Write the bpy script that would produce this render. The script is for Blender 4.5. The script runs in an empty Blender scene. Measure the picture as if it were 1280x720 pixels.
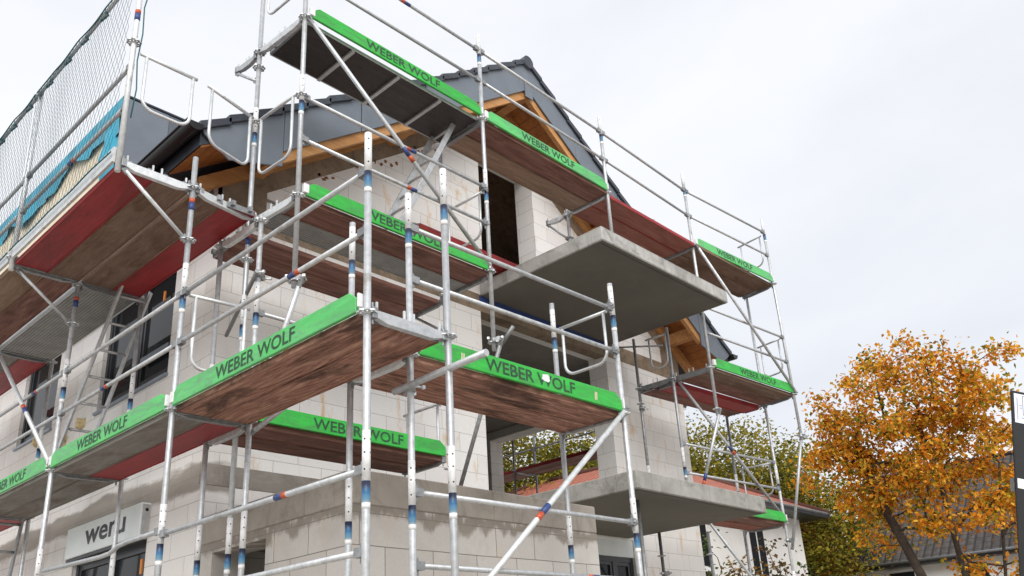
import bpy, bmesh, math, random
from mathutils import Vector, Matrix
random.seed(7)
C = bpy.context.scene.collection
D2R = math.radians
V = Vector

# ------------------------------------------------------------------ materials
def new_mat(name):
    m = bpy.data.materials.new(name); m.use_nodes = True
    nt = m.node_tree; nt.nodes.clear()
    out = nt.nodes.new('ShaderNodeOutputMaterial'); b = nt.nodes.new('ShaderNodeBsdfPrincipled')
    nt.links.new(b.outputs[0], out.inputs[0])
    return m, nt, b
def nd(nt, t, **kw):
    n = nt.nodes.new(t)
    for k, v in kw.items():
        if k in n.inputs.keys(): n.inputs[k].default_value = v
        else: setattr(n, k, v)
    return n
def coords(nt, kind='Object', scale=(1, 1, 1), loc=(0, 0, 0)):
    t = nd(nt, 'ShaderNodeTexCoord'); mp = nd(nt, 'ShaderNodeMapping')
    mp.inputs['Scale'].default_value = scale; mp.inputs['Location'].default_value = loc
    nt.links.new(t.outputs[kind], mp.inputs['Vector'])
    return mp.outputs[0]
def rand_offset(nt, vec):
    # a different stretch of the pattern on every object
    oi = nd(nt, 'ShaderNodeObjectInfo'); mu = nd(nt, 'ShaderNodeMath', operation='MULTIPLY'); mu.inputs[1].default_value = 57.0
    nt.links.new(oi.outputs['Random'], mu.inputs[0])
    ad = nd(nt, 'ShaderNodeVectorMath', operation='ADD')
    nt.links.new(vec, ad.inputs[0]); nt.links.new(mu.outputs[0], ad.inputs[1])
    return ad.outputs[0]
def ramp(nt, fac, stops):
    r = nd(nt, 'ShaderNodeValToRGB'); e = r.color_ramp.elements
    while len(e) < len(stops): e.new(0.5)
    for k, (p, c) in enumerate(stops):
        e[k].position = p; e[k].color = (c[0], c[1], c[2], 1)
    nt.links.new(fac, r.inputs[0]); return r.outputs[0]
def mix(nt, fac, a, b, bt='MIX'):
    m = nd(nt, 'ShaderNodeMix', data_type='RGBA', blend_type=bt)
    for sock, v in ((m.inputs[0], fac), (m.inputs[6], a), (m.inputs[7], b)):
        if hasattr(v, 'is_output') or isinstance(v, bpy.types.NodeSocket): nt.links.new(v, sock)
        else: sock.default_value = v if isinstance(v, float) else (v[0], v[1], v[2], 1)
    return m.outputs[2]
def noise(nt, vec, scale, detail=5, rough=.6, dist=0):
    n = nd(nt, 'ShaderNodeTexNoise'); n.inputs['Scale'].default_value = scale; n.inputs['Detail'].default_value = detail
    n.inputs['Roughness'].default_value = rough; n.inputs['Distortion'].default_value = dist
    nt.links.new(vec, n.inputs['Vector']); return n.outputs[0]
def bump(nt, b, h, s=.3, d=.01):
    n = nd(nt, 'ShaderNodeBump'); n.inputs['Strength'].default_value = s; n.inputs['Distance'].default_value = d
    nt.links.new(h, n.inputs['Height']); nt.links.new(n.outputs[0], b.inputs['Normal'])
def plain(name, col, rough=.6, metal=0., var=.25, sc=6., bs=0., spec=.5):
    m, nt, b = new_mat(name)
    v = rand_offset(nt, coords(nt)); n = noise(nt, v, sc)
    lo = tuple(c * (1 - var) for c in col); hi = tuple(min(1, c * (1 + var)) for c in col)
    nt.links.new(ramp(nt, n, [(.3, lo), (.7, hi)]), b.inputs['Base Color'])
    b.inputs['Roughness'].default_value = rough; b.inputs['Metallic'].default_value = metal
    b.inputs['Specular IOR Level'].default_value = spec
    if bs: bump(nt, b, n, bs)
    return m

M = {}
def mat_steel(name, lo, hi, rust=.0, rough=.45):
    m, nt, b = new_mat(name)
    v = rand_offset(nt, coords(nt)); n = noise(nt, v, 22, 4); n2 = noise(nt, v, 4.5, 6, .7)
    c = ramp(nt, n, [(.3, lo), (.65, hi)])
    c2 = mix(nt, ramp(nt, n2, [(.60, (0, 0, 0)), (.72, (1, 1, 1))]), c, (.30, .29, .27))
    c3 = mix(nt, ramp(nt, noise(nt, v, 9, 8, .75), [(.66, (0, 0, 0)), (.72, (.7, .7, .7))]), c2, (.66, .64, .60))
    oi = nd(nt, 'ShaderNodeObjectInfo')
    c3 = mix(nt, ramp(nt, oi.outputs['Random'], [(.2, (0, 0, 0)), (1, (.45, .45, .45))]), c3, tuple(x * .62 for x in lo))
    ru = noise(nt, rand_offset(nt, coords(nt, 'Object', (1, 1, 1), (5, 5, 5))), 6, 9, .78)
    c3 = mix(nt, ramp(nt, ru, [(.66, (0, 0, 0)), (.74, (.75, .75, .75))]), c3, (.20, .105, .05))
    nt.links.new(c3, b.inputs['Base Color'])
    b.inputs['Metallic'].default_value = .55
    nt.links.new(ramp(nt, n2, [(.3, (rough - .1,) * 3), (.7, (rough + .15,) * 3)]), b.inputs['Roughness'])
    bump(nt, b, n, .08, .004)
    return m
M['steel'] = mat_steel('galvanised_steel', (.46, .48, .50), (.66, .68, .70))
M['steel_dark'] = mat_steel('weathered_steel', (.22, .23, .24), (.38, .39, .40))
M['steel_pale'] = mat_steel('pale_galvanised_steel', (.62, .65, .67), (.80, .82, .83), rough=.5)
M['white'] = plain('white_paint', (.74, .75, .76), .45, 0, .1, 30)
m, nt, b = new_mat('pale_sleeve_with_holes')
v = coords(nt); sx_ = nd(nt, 'ShaderNodeSeparateXYZ'); nt.links.new(v, sx_.inputs[0])
at = nd(nt, 'ShaderNodeMath', operation='ARCTAN2'); nt.links.new(sx_.outputs[1], at.inputs[0]); nt.links.new(sx_.outputs[0], at.inputs[1])
def mth(op, a, *vals):
    n_ = nd(nt, 'ShaderNodeMath', operation=op)
    for q, x in enumerate((a,) + vals):
        if isinstance(x, (int, float)): n_.inputs[q].default_value = x
        else: nt.links.new(x, n_.inputs[q])
    return n_.outputs[0]
ang = mth('MULTIPLY', mth('PINGPONG', at.outputs[0], math.pi / 4), RP_ := .0254)
best = None
for zz in (.065, .165, .245):
    d_ = mth('SQRT', mth('ADD', mth('POWER', ang, 2.0), mth('POWER', mth('SUBTRACT', sx_.outputs[2], zz), 2.0)))
    best = d_ if best is None else mth('MINIMUM', best, d_)
hole = mth('LESS_THAN', best, .0062)
nw = noise(nt, rand_offset(nt, v), 25, 6, .7)
nt.links.new(mix(nt, hole, ramp(nt, nw, [(.35, (.60, .61, .62)), (.6, (.78, .79, .80))]), (.015, .015, .018)), b.inputs['Base Color']); b.inputs['Roughness'].default_value = .45; M['sleeve'] = m
M['cream'] = plain('cream_tape', (.66, .57, .40), .5, 0, .15, 30)
M['blue'] = None
m, nt, b = new_mat('blue_fade_sticker')
g = nd(nt, 'ShaderNodeSeparateXYZ'); nt.links.new(coords(nt, 'Generated'), g.inputs[0])
nt.links.new(ramp(nt, g.outputs[2], [(0, (.55, .68, .78)), (.12, (.20, .42, .62)), (.45, (.03, .14, .30)), (.8, (.012, .02, .05))]), b.inputs['Base Color'])
b.inputs['Roughness'].default_value = .4; M['blue'] = m
M['blue_tape'] = plain('blue_tape', (.03, .06, .20), .45, 0, .2, 30)
M['red_tape'] = plain('orange_red_tape', (.50, .085, .03), .45, 0, .2, 30)

def mat_wood(name, dark, mid, light, stain=(.04, .02, .015), stain_amt=.5, rough=.75, spec=.3, stretch=1.0, rough_look=False):
    m, nt, b = new_mat(name)
    v = rand_offset(nt, coords(nt, 'Object', (.55 * stretch, 5, 5)))
    n = noise(nt, v, 2.4 if rough_look else 3.2, 9, .74, 2.2 if rough_look else .8); n2 = noise(nt, rand_offset(nt, coords(nt, 'Object', (.7, 2.2, 2.2))), 1.6, 7, .65, .5)
    c = ramp(nt, n, [(.30, dark), (.48, mid), (.68, light)])
    c = mix(nt, ramp(nt, n2, [(.50, (0, 0, 0)), (.62, (stain_amt,) * 3)]), c, stain)
    spk = noise(nt, rand_offset(nt, coords(nt)), 26, 4, .6)
    c = mix(nt, ramp(nt, spk, [(.70, (0, 0, 0)), (.76, (.6, .6, .6))]), c, (.42, .36, .30))
    nt.links.new(c, b.inputs['Base Color']); b.inputs['Roughness'].default_value = rough
    b.inputs['Specular IOR Level'].default_value = spec
    bump(nt, b, n, .5, .012)
    return m
M['brown'] = mat_wood('brown_film_plywood', (.10, .042, .032), (.19, .088, .068), (.30, .165, .13), (.055, .024, .018))
M['brown_rough'] = mat_wood('rough_brown_planking', (.06, .022, .015), (.30, .145, .105), (.60, .36, .27), stain_amt=.8, rough_look=True)
M['brown_pale'] = mat_wood('faded_brown_planking', (.17, .105, .07), (.26, .17, .12), (.36, .25, .18), (.10, .06, .035), .5)
M['brown_ply'] = mat_wood('stained_brown_plywood', (.12, .07, .05), (.185, .115, .085), (.25, .17, .13), (.09, .045, .018), .6, stretch=2)
M['red'] = mat_wood('red_film_plywood', (.20, .006, .009), (.29, .010, .013), (.36, .022, .024), (.11, .005, .006), .5, .5, .5)
M['redbrown'] = mat_wood('red_brown_planking', (.20, .068, .050), (.27, .100, .075), (.34, .15, .115), (.14, .045, .035), .5)
M['phenolic'] = mat_wood('dark_phenolic_plywood', (.018, .014, .013), (.030, .023, .021), (.05, .042, .038), (.016, .012, .011), .5, .5, .5)
M['alu'] = plain('aluminium', (.52, .53, .54), .42, .6, .18, 14)
def mat_ribbed():
    m, nt, b = new_mat('ribbed_aluminium_decking')
    v = coords(nt); w = nd(nt, 'ShaderNodeTexWave', wave_type='BANDS', bands_direction='Y'); w.inputs['Scale'].default_value = 9.0
    w.inputs['Distortion'].default_value = 0.0
    nt.links.new(v, w.inputs['Vector']); n = noise(nt, rand_offset(nt, v), 5, 6)
    c = ramp(nt, n, [(.3, (.23, .23, .225)), (.7, (.36, .36, .35))])
    c = mix(nt, ramp(nt, w.outputs[1], [(.02, (1, 1, 1)), (.14, (0, 0, 0))]), c, (.10, .10, .10))
    nt.links.new(c, b.inputs['Base Color']); b.inputs['Metallic'].default_value = .2; b.inputs['Roughness'].default_value = .55
    bump(nt, b, w.outputs[1], .5, .01); return m
M['ribbed'] = mat_ribbed()
def mat_green(name, lo, hi):
    m, nt, b = new_mat(name)
    v = rand_offset(nt, coords(nt, 'Object', (.8, 6, 6))); n = noise(nt, v, 3, 8, .65, .4)
    c = ramp(nt, n, [(.3, lo), (.7, hi)])
    sc = noise(nt, rand_offset(nt, coords(nt, 'Object', (2.2, 5, 5))), 5.5, 8, .75, 1.2)
    c = mix(nt, ramp(nt, sc, [(.63, (0, 0, 0)), (.70, (.8, .8, .8))]), c, (.42, .50, .36))
    gr = noise(nt, rand_offset(nt, coords(nt, 'Object', (1.1, 2.5, 3.5), (9, 2, 4))), 3.0, 9, .75, .6)
    c = mix(nt, ramp(nt, gr, [(.44, (0, 0, 0)), (.62, (.8, .8, .8))]), c, (lo[0] * 1.6 + .03, lo[1] * .62, lo[2] * 1.4 + .02))
    mo = noise(nt, rand_offset(nt, coords(nt, 'Object', (3, 9, 9), (1, 5, 2))), 7, 6, .7)
    c = mix(nt, ramp(nt, mo, [(.68, (0, 0, 0)), (.71, (.9, .9, .9))]), c, (.50, .50, .44))
    d = noise(nt, rand_offset(nt, coords(nt, 'Object', (1.5, 4, 4), (3, 1, 7))), 4, 8, .7)
    c = mix(nt, ramp(nt, d, [(.64, (0, 0, 0)), (.74, (.6, .6, .6))]), c, (.015, .14, .03))
    nt.links.new(c, b.inputs['Base Color']); b.inputs['Roughness'].default_value = .5; bump(nt, b, n, .2, .006)
    return m
M['green'] = mat_green('green_painted_board', (.014, .36, .030), (.030, .50, .055))
M['green_faded'] = mat_green('light_green_painted_board', (.06, .46, .10), (.12, .58, .17))  # lighter copy of the green; light falling on the left boards is put into it
m, nt, b = new_mat('worn_stencil_paint'); v = rand_offset(nt, coords(nt, 'Object', (2, 6, 6))); n = noise(nt, v, 9, 8, .75)
nt.links.new(ramp(nt, n, [(.40, (.012, .045, .022)), (.58, (.02, .075, .035)), (.64, (.03, .33, .06))]), b.inputs['Base Color']); b.inputs['Roughness'].default_value = .6; M['letter'] = m

def wallvec(nt):
    # (x+y, z) in metres so one material serves walls that face either way
    t = nd(nt, 'ShaderNodeTexCoord'); s = nd(nt, 'ShaderNodeSeparateXYZ'); a = nd(nt, 'ShaderNodeMath', operation='ADD'); c = nd(nt, 'ShaderNodeCombineXYZ')
    nt.links.new(t.outputs['Object'], s.inputs[0]); nt.links.new(s.outputs[0], a.inputs[0]); nt.links.new(s.outputs[1], a.inputs[1])
    nt.links.new(a.outputs[0], c.inputs[0]); nt.links.new(s.outputs[2], c.inputs[1]); return c.outputs[0], t.outputs['Object'], s
def mat_block(name, base, dirty=.3, ochre=.0, bw=.60, joint=(.50, .49, .47), zband=None):
    m, nt, b = new_mat(name)
    v, o, s = wallvec(nt)
    br = nd(nt, 'ShaderNodeTexBrick', offset=.5); br.inputs['Scale'].default_value = 1.0
    br.inputs['Brick Width'].default_value = bw; br.inputs['Row Height'].default_value = .25
    br.inputs['Mortar Size'].default_value = .0043; br.inputs['Mortar Smooth'].default_value = .3; br.inputs['Bias'].default_value = -.2
    br.inputs['Color1'].default_value = (base[0], base[1], base[2], 1); br.inputs['Color2'].default_value = (base[0] * .90, base[1] * .885, base[2] * .87, 1)
    br.inputs['Mortar'].default_value = (*joint, 1)
    nz = noise(nt, o, 1.7, 2); wob = nd(nt, 'ShaderNodeVectorMath', operation='SCALE'); wob.inputs[3].default_value = .02
    cn = nd(nt, 'ShaderNodeTexNoise'); cn.inputs['Scale'].default_value = 1.3; nt.links.new(o, cn.inputs['Vector'])
    nt.links.new(cn.outputs[1], wob.inputs[0]); ad = nd(nt, 'ShaderNodeVectorMath', operation='ADD')
    nt.links.new(v, ad.inputs[0]); nt.links.new(wob.outputs[0], ad.inputs[1]); nt.links.new(ad.outputs[0], br.inputs['Vector'])
    c = br.outputs[0]
    fine = noise(nt, o, 40, 5, .7); c = mix(nt, .22, c, ramp(nt, fine, [(.3, (.40, .39, .37)), (.7, (.78, .77, .75))]), 'MULTIPLY')
    big = noise(nt, o, .9, 8, .65, .6)
    c = mix(nt, ramp(nt, big, [(.50, (0, 0, 0)), (.68, (dirty,) * 3)]), c, (base[0] * .55, base[1] * .50, base[2] * .44))
    # vertical run-off streaks
    mp = nd(nt, 'ShaderNodeMapping'); mp.inputs['Scale'].default_value = (7, .45, 1); nt.links.new(v, mp.inputs[0])
    st = noise(nt, mp.outputs[0], 1.0, 6, .7); c = mix(nt, ramp(nt, st, [(.60, (0, 0, 0)), (.72, (dirty * .9,) * 3)]), c, (base[0] * .62, base[1] * .55, base[2] * .46))
    if ochre:
        mp2 = nd(nt, 'ShaderNodeMapping'); mp2.inputs['Scale'].default_value = (2.9, .9, 1); mp2.inputs['Location'].default_value = (3.1, 0.4, 0); nt.links.new(v, mp2.inputs[0])
        oc = noise(nt, mp2.outputs[0], 1.2, 7, .7, .4)
        c = mix(nt, ramp(nt, oc, [(.575, (0, 0, 0)), (.69, (ochre,) * 3)]), c, (.60, .38, .15))
    sm = noise(nt, o, 2.4, 8, .72, 1.0); c = mix(nt, ramp(nt, sm, [(.60, (0, 0, 0)), (.66, (.55, .55, .55))]), c, (base[0] * .78, base[1] * .77, base[2] * .755))
    chp = noise(nt, o, 15, 4, .7); c = mix(nt, ramp(nt, chp, [(.71, (0, 0, 0)), (.74, (.6, .6, .6))]), c, (base[0] * .5, base[1] * .48, base[2] * .45))
    if zband:   # cement slurry that ran and splashed along a floor or ring-beam joint
        z0, z1, bc, amp, sx, sz = zband
        m3 = nd(nt, 'ShaderNodeMapping'); m3.inputs['Scale'].default_value = (sx, sz, 1); nt.links.new(v, m3.inputs[0])
        w1 = noise(nt, m3.outputs[0], 1.2, 5, .6, .0); w2 = noise(nt, m3.outputs[0], 3.7, 5, .6, .0)
        def mth(op, a, *vals):
            n_ = nd(nt, 'ShaderNodeMath', operation=op)
            for q, x in enumerate((a,) + vals):
                if isinstance(x, (int, float)): n_.inputs[q].default_value = x
                else: nt.links.new(x, n_.inputs[q])
            return n_.outputs[0]
        zz = mth('ADD', s.outputs[2], mth('MULTIPLY', mth('SUBTRACT', mth('ADD', w1, w2), 1.0), amp * 3.2))
        lo_ = nd(nt, 'ShaderNodeMapRange', interpolation_type='SMOOTHSTEP'); lo_.inputs[1].default_value = z0 - .03; lo_.inputs[2].default_value = z0 + .05; nt.links.new(zz, lo_.inputs[0])
        hi_ = nd(nt, 'ShaderNodeMapRange', interpolation_type='SMOOTHSTEP'); hi_.inputs[1].default_value = z1 - .02; hi_.inputs[2].default_value = z1 + .05; hi_.inputs[3].default_value = 1; hi_.inputs[4].default_value = 0; nt.links.new(zz, hi_.inputs[0])
        c = mix(nt, mth('MULTIPLY', mth('MULTIPLY', lo_.outputs[0], hi_.outputs[0]), .85), c, mix(nt, w2, tuple(x * .6 for x in bc), tuple(x * 1.5 for x in bc)))
    nt.links.new(c, b.inputs['Base Color']); b.inputs['Roughness'].default_value = .9; b.inputs['Specular IOR Level'].default_value = .2
    hh = mix(nt, .5, br.outputs[0], ramp(nt, fine, [(.3, (.2,) * 3), (.7, (.6,) * 3)]))
    bump(nt, b, hh, .35, .01)
    return m
M['block'] = mat_block('aerated_concrete_blockwork', (.85, .84, .83), .20, .8)
M['block_annex'] = mat_block('slurry_stained_blockwork', (.575, .555, .53), .42, .2, bw=.5, joint=(.20, .185, .165), zband=(2.95, 3.07, (.20, .175, .145), .10, 2.1, .9))
M['block_left'] = mat_block('pale_blockwork', (.86, .845, .835), .22, .30, zband=(3.60, 3.87, (.25, .225, .195), .085, .38, 1.3))
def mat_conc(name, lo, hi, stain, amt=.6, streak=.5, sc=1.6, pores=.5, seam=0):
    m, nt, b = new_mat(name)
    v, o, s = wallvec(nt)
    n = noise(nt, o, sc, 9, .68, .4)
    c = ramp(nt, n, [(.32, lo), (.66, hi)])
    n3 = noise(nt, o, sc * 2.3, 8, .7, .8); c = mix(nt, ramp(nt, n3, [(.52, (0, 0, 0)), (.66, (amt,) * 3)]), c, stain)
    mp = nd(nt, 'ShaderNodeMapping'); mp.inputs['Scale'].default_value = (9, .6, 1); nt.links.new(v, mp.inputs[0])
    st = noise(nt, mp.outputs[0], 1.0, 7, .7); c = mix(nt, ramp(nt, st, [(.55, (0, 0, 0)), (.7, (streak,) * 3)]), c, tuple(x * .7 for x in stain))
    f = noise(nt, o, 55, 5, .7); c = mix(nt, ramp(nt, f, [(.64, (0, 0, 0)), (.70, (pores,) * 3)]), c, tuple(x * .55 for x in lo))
    if seam:   # joints of the formwork boards
        br = nd(nt, 'ShaderNodeTexBrick', offset=.37); br.inputs['Scale'].default_value = 1.0; br.inputs['Brick Width'].default_value = 1.25; br.inputs['Row Height'].default_value = .5
        br.inputs['Mortar Size'].default_value = .004; br.inputs['Color1'].default_value = (1, 1, 1, 1); br.inputs['Color2'].default_value = (.93, .93, .93, 1); br.inputs['Mortar'].default_value = (.62, .62, .61, 1); nt.links.new(v, br.inputs['Vector'])
        c = mix(nt, float(seam), c, br.outputs[0], 'MULTIPLY')
    nt.links.new(c, b.inputs['Base Color']); b.inputs['Roughness'].default_value = .88; b.inputs['Specular IOR Level'].default_value = .25
    bump(nt, b, mix(nt, .5, ramp(nt, n3, [(.3, (0,) * 3), (.7, (1,) * 3)]), ramp(nt, f, [(.3, (0,) * 3), (.7, (1,) * 3)])), .25, .012)
    return m
M['slab'] = mat_conc('balcony_concrete', (.30, .295, .28), (.50, .495, .48), (.20, .195, .18), .75, .4, 2.2, .6, .8)
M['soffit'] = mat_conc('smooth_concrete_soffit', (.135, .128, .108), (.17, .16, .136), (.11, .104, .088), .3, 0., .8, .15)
M['slab_dirty'] = mat_conc('stained_balcony_concrete', (.25, .245, .225), (.40, .395, .37), (.16, .155, .14), .7, .55, 2.0, .6, .8)
M['band'] = mat_conc('damp_concrete_band', (.17, .155, .135), (.30, .275, .245), (.40, .36, .31), .4, .45)
M['annex_beam'] = mat_conc('annex_ring_beam_concrete', (.25, .225, .195), (.37, .335, .295), (.18, .16, .135), .5, .65)
M['ringbeam'] = mat_conc('brown_ring_beam_concrete', (.17, .125, .085), (.31, .245, .18), (.11, .08, .05), .6, .3, 2.4)
M['inner'] = mat_conc('raw_interior_wall', (.19, .175, .155), (.26, .24, .215), (.15, .14, .12), .4, .2)
M['darkroom'] = plain('unlit_room_black', (.035, .03, .027), .9, 0, .4, 3)  # near-black colour stands in for the darkness of unlit rooms
M['timber'] = mat_wood('fresh_spruce_timber', (.36, .165, .055), (.50, .25, .09), (.60, .34, .15), (.36, .14, .04), .35, .6, .35)
M['timber_deep'] = mat_wood('orange_glazed_soffit_boards', (.30, .105, .022), (.40, .15, .035), (.48, .20, .055), (.24, .08, .016), .4, .5, .4)
M['sheet'] = plain('slate_grey_cladding', (.15, .175, .21), .55, 0, .10, 3)
M['sheet_dark'] = plain('anthracite_cladding_panel', (.10, .115, .14), .6, 0, .12, 3)
M['tile'] = plain('anthracite_roof_tile', (.035, .042, .056), .45, 0, .3, 7, .1)
M['gutter'] = plain('black_gutter', (.012, .011, .012), .35, .2, .3, 5)
def mat_tiles(name, a, bb, sx, sy):
    m, nt, b = new_mat(name)
    t = nd(nt, 'ShaderNodeTexCoord'); mp = nd(nt, 'ShaderNodeMapping'); mp.inputs['Scale'].default_value = (sx, sy, 1); nt.links.new(t.outputs['UV'], mp.inputs[0])
    w1 = nd(nt, 'ShaderNodeTexWave', wave_type='BANDS', bands_direction='X'); w1.inputs['Scale'].default_value = 1; nt.links.new(mp.outputs[0], w1.inputs[0])
    w2 = nd(nt, 'ShaderNodeTexWave', wave_type='BANDS', bands_direction='Y', wave_profile='SAW'); w2.inputs['Scale'].default_value = 1; nt.links.new(mp.outputs[0], w2.inputs[0])
    br = nd(nt, 'ShaderNodeTexNoise'); br.inputs['Scale'].default_value = 4; nt.links.new(mp.outputs[0], br.inputs[0])
    c = ramp(nt, br.outputs[0], [(.35, a), (.65, bb)])
    c = mix(nt, ramp(nt, w1.outputs[1], [(.0, (1,) * 3), (.3, (0,) * 3)]), c, tuple(x * .25 for x in a))
    c = mix(nt, ramp(nt, w2.outputs[1], [(.0, (1,) * 3), (.18, (0,) * 3)]), c, tuple(x * .2 for x in a))
    nt.links.new(c, b.inputs['Base Color']); b.inputs['Roughness'].default_value = .7
    bump(nt, b, mix(nt, .5, w1.outputs[1], w2.outputs[1]), .8, .05); return m
M['redtile'] = mat_tiles('red_clay_pantiles', (.36, .10, .06), (.48, .16, .10), 1.1, .95)
M['greytile'] = mat_tiles('dark_brown_roof_tiles', (.045, .038, .036), (.085, .072, .066), 1.1, .95)
M['plaster'] = plain('white_render', (.76, .76, .74), .9, 0, .05, 2)
M['teal'] = plain('teal_membrane', (.015, .30, .44), .45, 0, .25, 2.5)
M['osb'] = mat_wood('pale_sheathing_board', (.66, .57, .42), (.74, .66, .51), (.80, .73, .60), (.58, .48, .33), .4)
M['net'] = plain('dark_net_cord', (.05, .11, .14), .8, 0, .3, 5)
M['netgreen'] = plain('teal_net_cord', (.01, .10, .12), .7, 0, .3, 5)
M['frame_dark'] = plain('anthracite_window_frame', (.022, .025, .030), .35, 0, .15, 4)
M['frame_grey'] = plain('grey_aluminium_sill', (.26, .30, .36), .4, .3, .12, 4)
M['frame_white'] = plain('white_window_frame', (.78, .79, .80), .4, 0, .05, 4)
M['box_white'] = plain('pale_shutter_box', (.76, .82, .83), .4, 0, .06, 3)
M['black'] = plain('black_lacquer', (.010, .010, .011), .3, 0, .3, 5)
M['sticker_orange'] = plain('orange_sticker', (.70, .22, .02), .5, 0, .15, 30)
m, nt, b = new_mat('window_glass'); b.inputs['Base Color'].default_value = (.02, .023, .027, 1); b.inputs['Roughness'].default_value = .04
b.inputs['IOR'].default_value = 1.24; M['glass'] = m
M['sign_white'] = plain('plan_paper', (.72, .76, .86), .5, 0, .05, 5)
M['ink'] = plain('grey_ink', (.10, .11, .15), .6, 0, .2, 5)
M['foam'] = plain('yellow_mounting_foam', (.58, .47, .26), .9, 0, .25, 25, .5)
M['bark'] = plain('grey_brown_bark', (.055, .042, .032), .9, 0, .45, 7, .5)
M['pvc_orange'] = plain('orange_plastic', (.68, .20, .07), .5, 0, .1, 8)
def mat_leaf(name, cols):
    m, nt, b = new_mat(name)
    gi = nd(nt, 'ShaderNodeNewGeometry')
    o = nd(nt, 'ShaderNodeTexCoord'); n = noise(nt, o.outputs['Object'], .55, 3, .6)
    a = nd(nt, 'ShaderNodeMath', operation='MULTIPLY_ADD'); a.inputs[1].default_value = .75
    s = nd(nt, 'ShaderNodeMath', operation='MULTIPLY_ADD'); s.inputs[1].default_value = 1.5; s.inputs[2].default_value = -.60
    nt.links.new(n, s.inputs[0]); nt.links.new(gi.outputs['Random Per Island'], a.inputs[0]); nt.links.new(s.outputs[0], a.inputs[2])
    r = nd(nt, 'ShaderNodeValToRGB'); e = r.color_ramp.elements
    while len(e) < len(cols): e.new(.5)
    for k, c in enumerate(cols): e[k].position = k / (len(cols) - 1); e[k].color = (*c, 1)
    nt.links.new(a.outputs[0], r.inputs[0]); nt.links.new(r.outputs[0], b.inputs['Base Color'])
    b.inputs['Roughness'].default_value = .6; b.inputs['Specular IOR Level'].default_value = .25
    tr = nd(nt, 'ShaderNodeBsdfTranslucent'); nt.links.new(r.outputs[0], tr.inputs[0])
    ms = nd(nt, 'ShaderNodeMixShader'); ms.inputs[0].default_value = .4
    out = [x for x in nt.nodes if x.type == 'OUTPUT_MATERIAL'][0]
    nt.links.new(b.outputs[0], ms.inputs[1]); nt.links.new(tr.outputs[0], ms.inputs[2]); nt.links.new(ms.outputs[0], out.inputs[0])
    return m
M['leaf_orange'] = mat_leaf('autumn_orange_leaves', [(.08, .12, .013), (.26, .26, .02), (.16, .17, .018), (.62, .42, .03), (.84, .48, .04), (.84, .33, .02), (.64, .21, .014), (.88, .55, .08), (.74, .24, .014), (.34, .12, .012), (.42, .31, .03), (.15, .14, .016)])
M['leaf_olive'] = mat_leaf('olive_yellow_leaves', [(.06, .085, .012), (.14, .15, .018), (.26, .235, .025), (.42, .34, .04), (.20, .19, .025)])
M['leaf_brown'] = mat_leaf('brown_green_leaves', [(.06, .06, .012), (.14, .10, .018), (.24, .14, .02), (.33, .17, .025), (.10, .10, .02)])
M['leaf_green'] = mat_leaf('green_leaves', [(.025, .055, .010), (.05, .09, .015), (.09, .14, .02), (.16, .17, .03)])
M['leaf_red'] = mat_leaf('dark_red_leaves', [(.06, .03, .015), (.12, .05, .025), (.09, .08, .02), (.18, .10, .03)])
m, nt, b = new_mat('gravel_ground'); v = coords(nt); n = noise(nt, v, .6, 8); f = noise(nt, v, 30, 5)
nt.links.new(mix(nt, .4, ramp(nt, n, [(.3, (.34, .30, .25)), (.7, (.46, .42, .36))]), ramp(nt, f, [(.3, (.2, .18, .15)), (.7, (.5, .47, .42))])), b.inputs['Base Color'])
b.inputs['Roughness'].default_value = .95; M['ground'] = m

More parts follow.
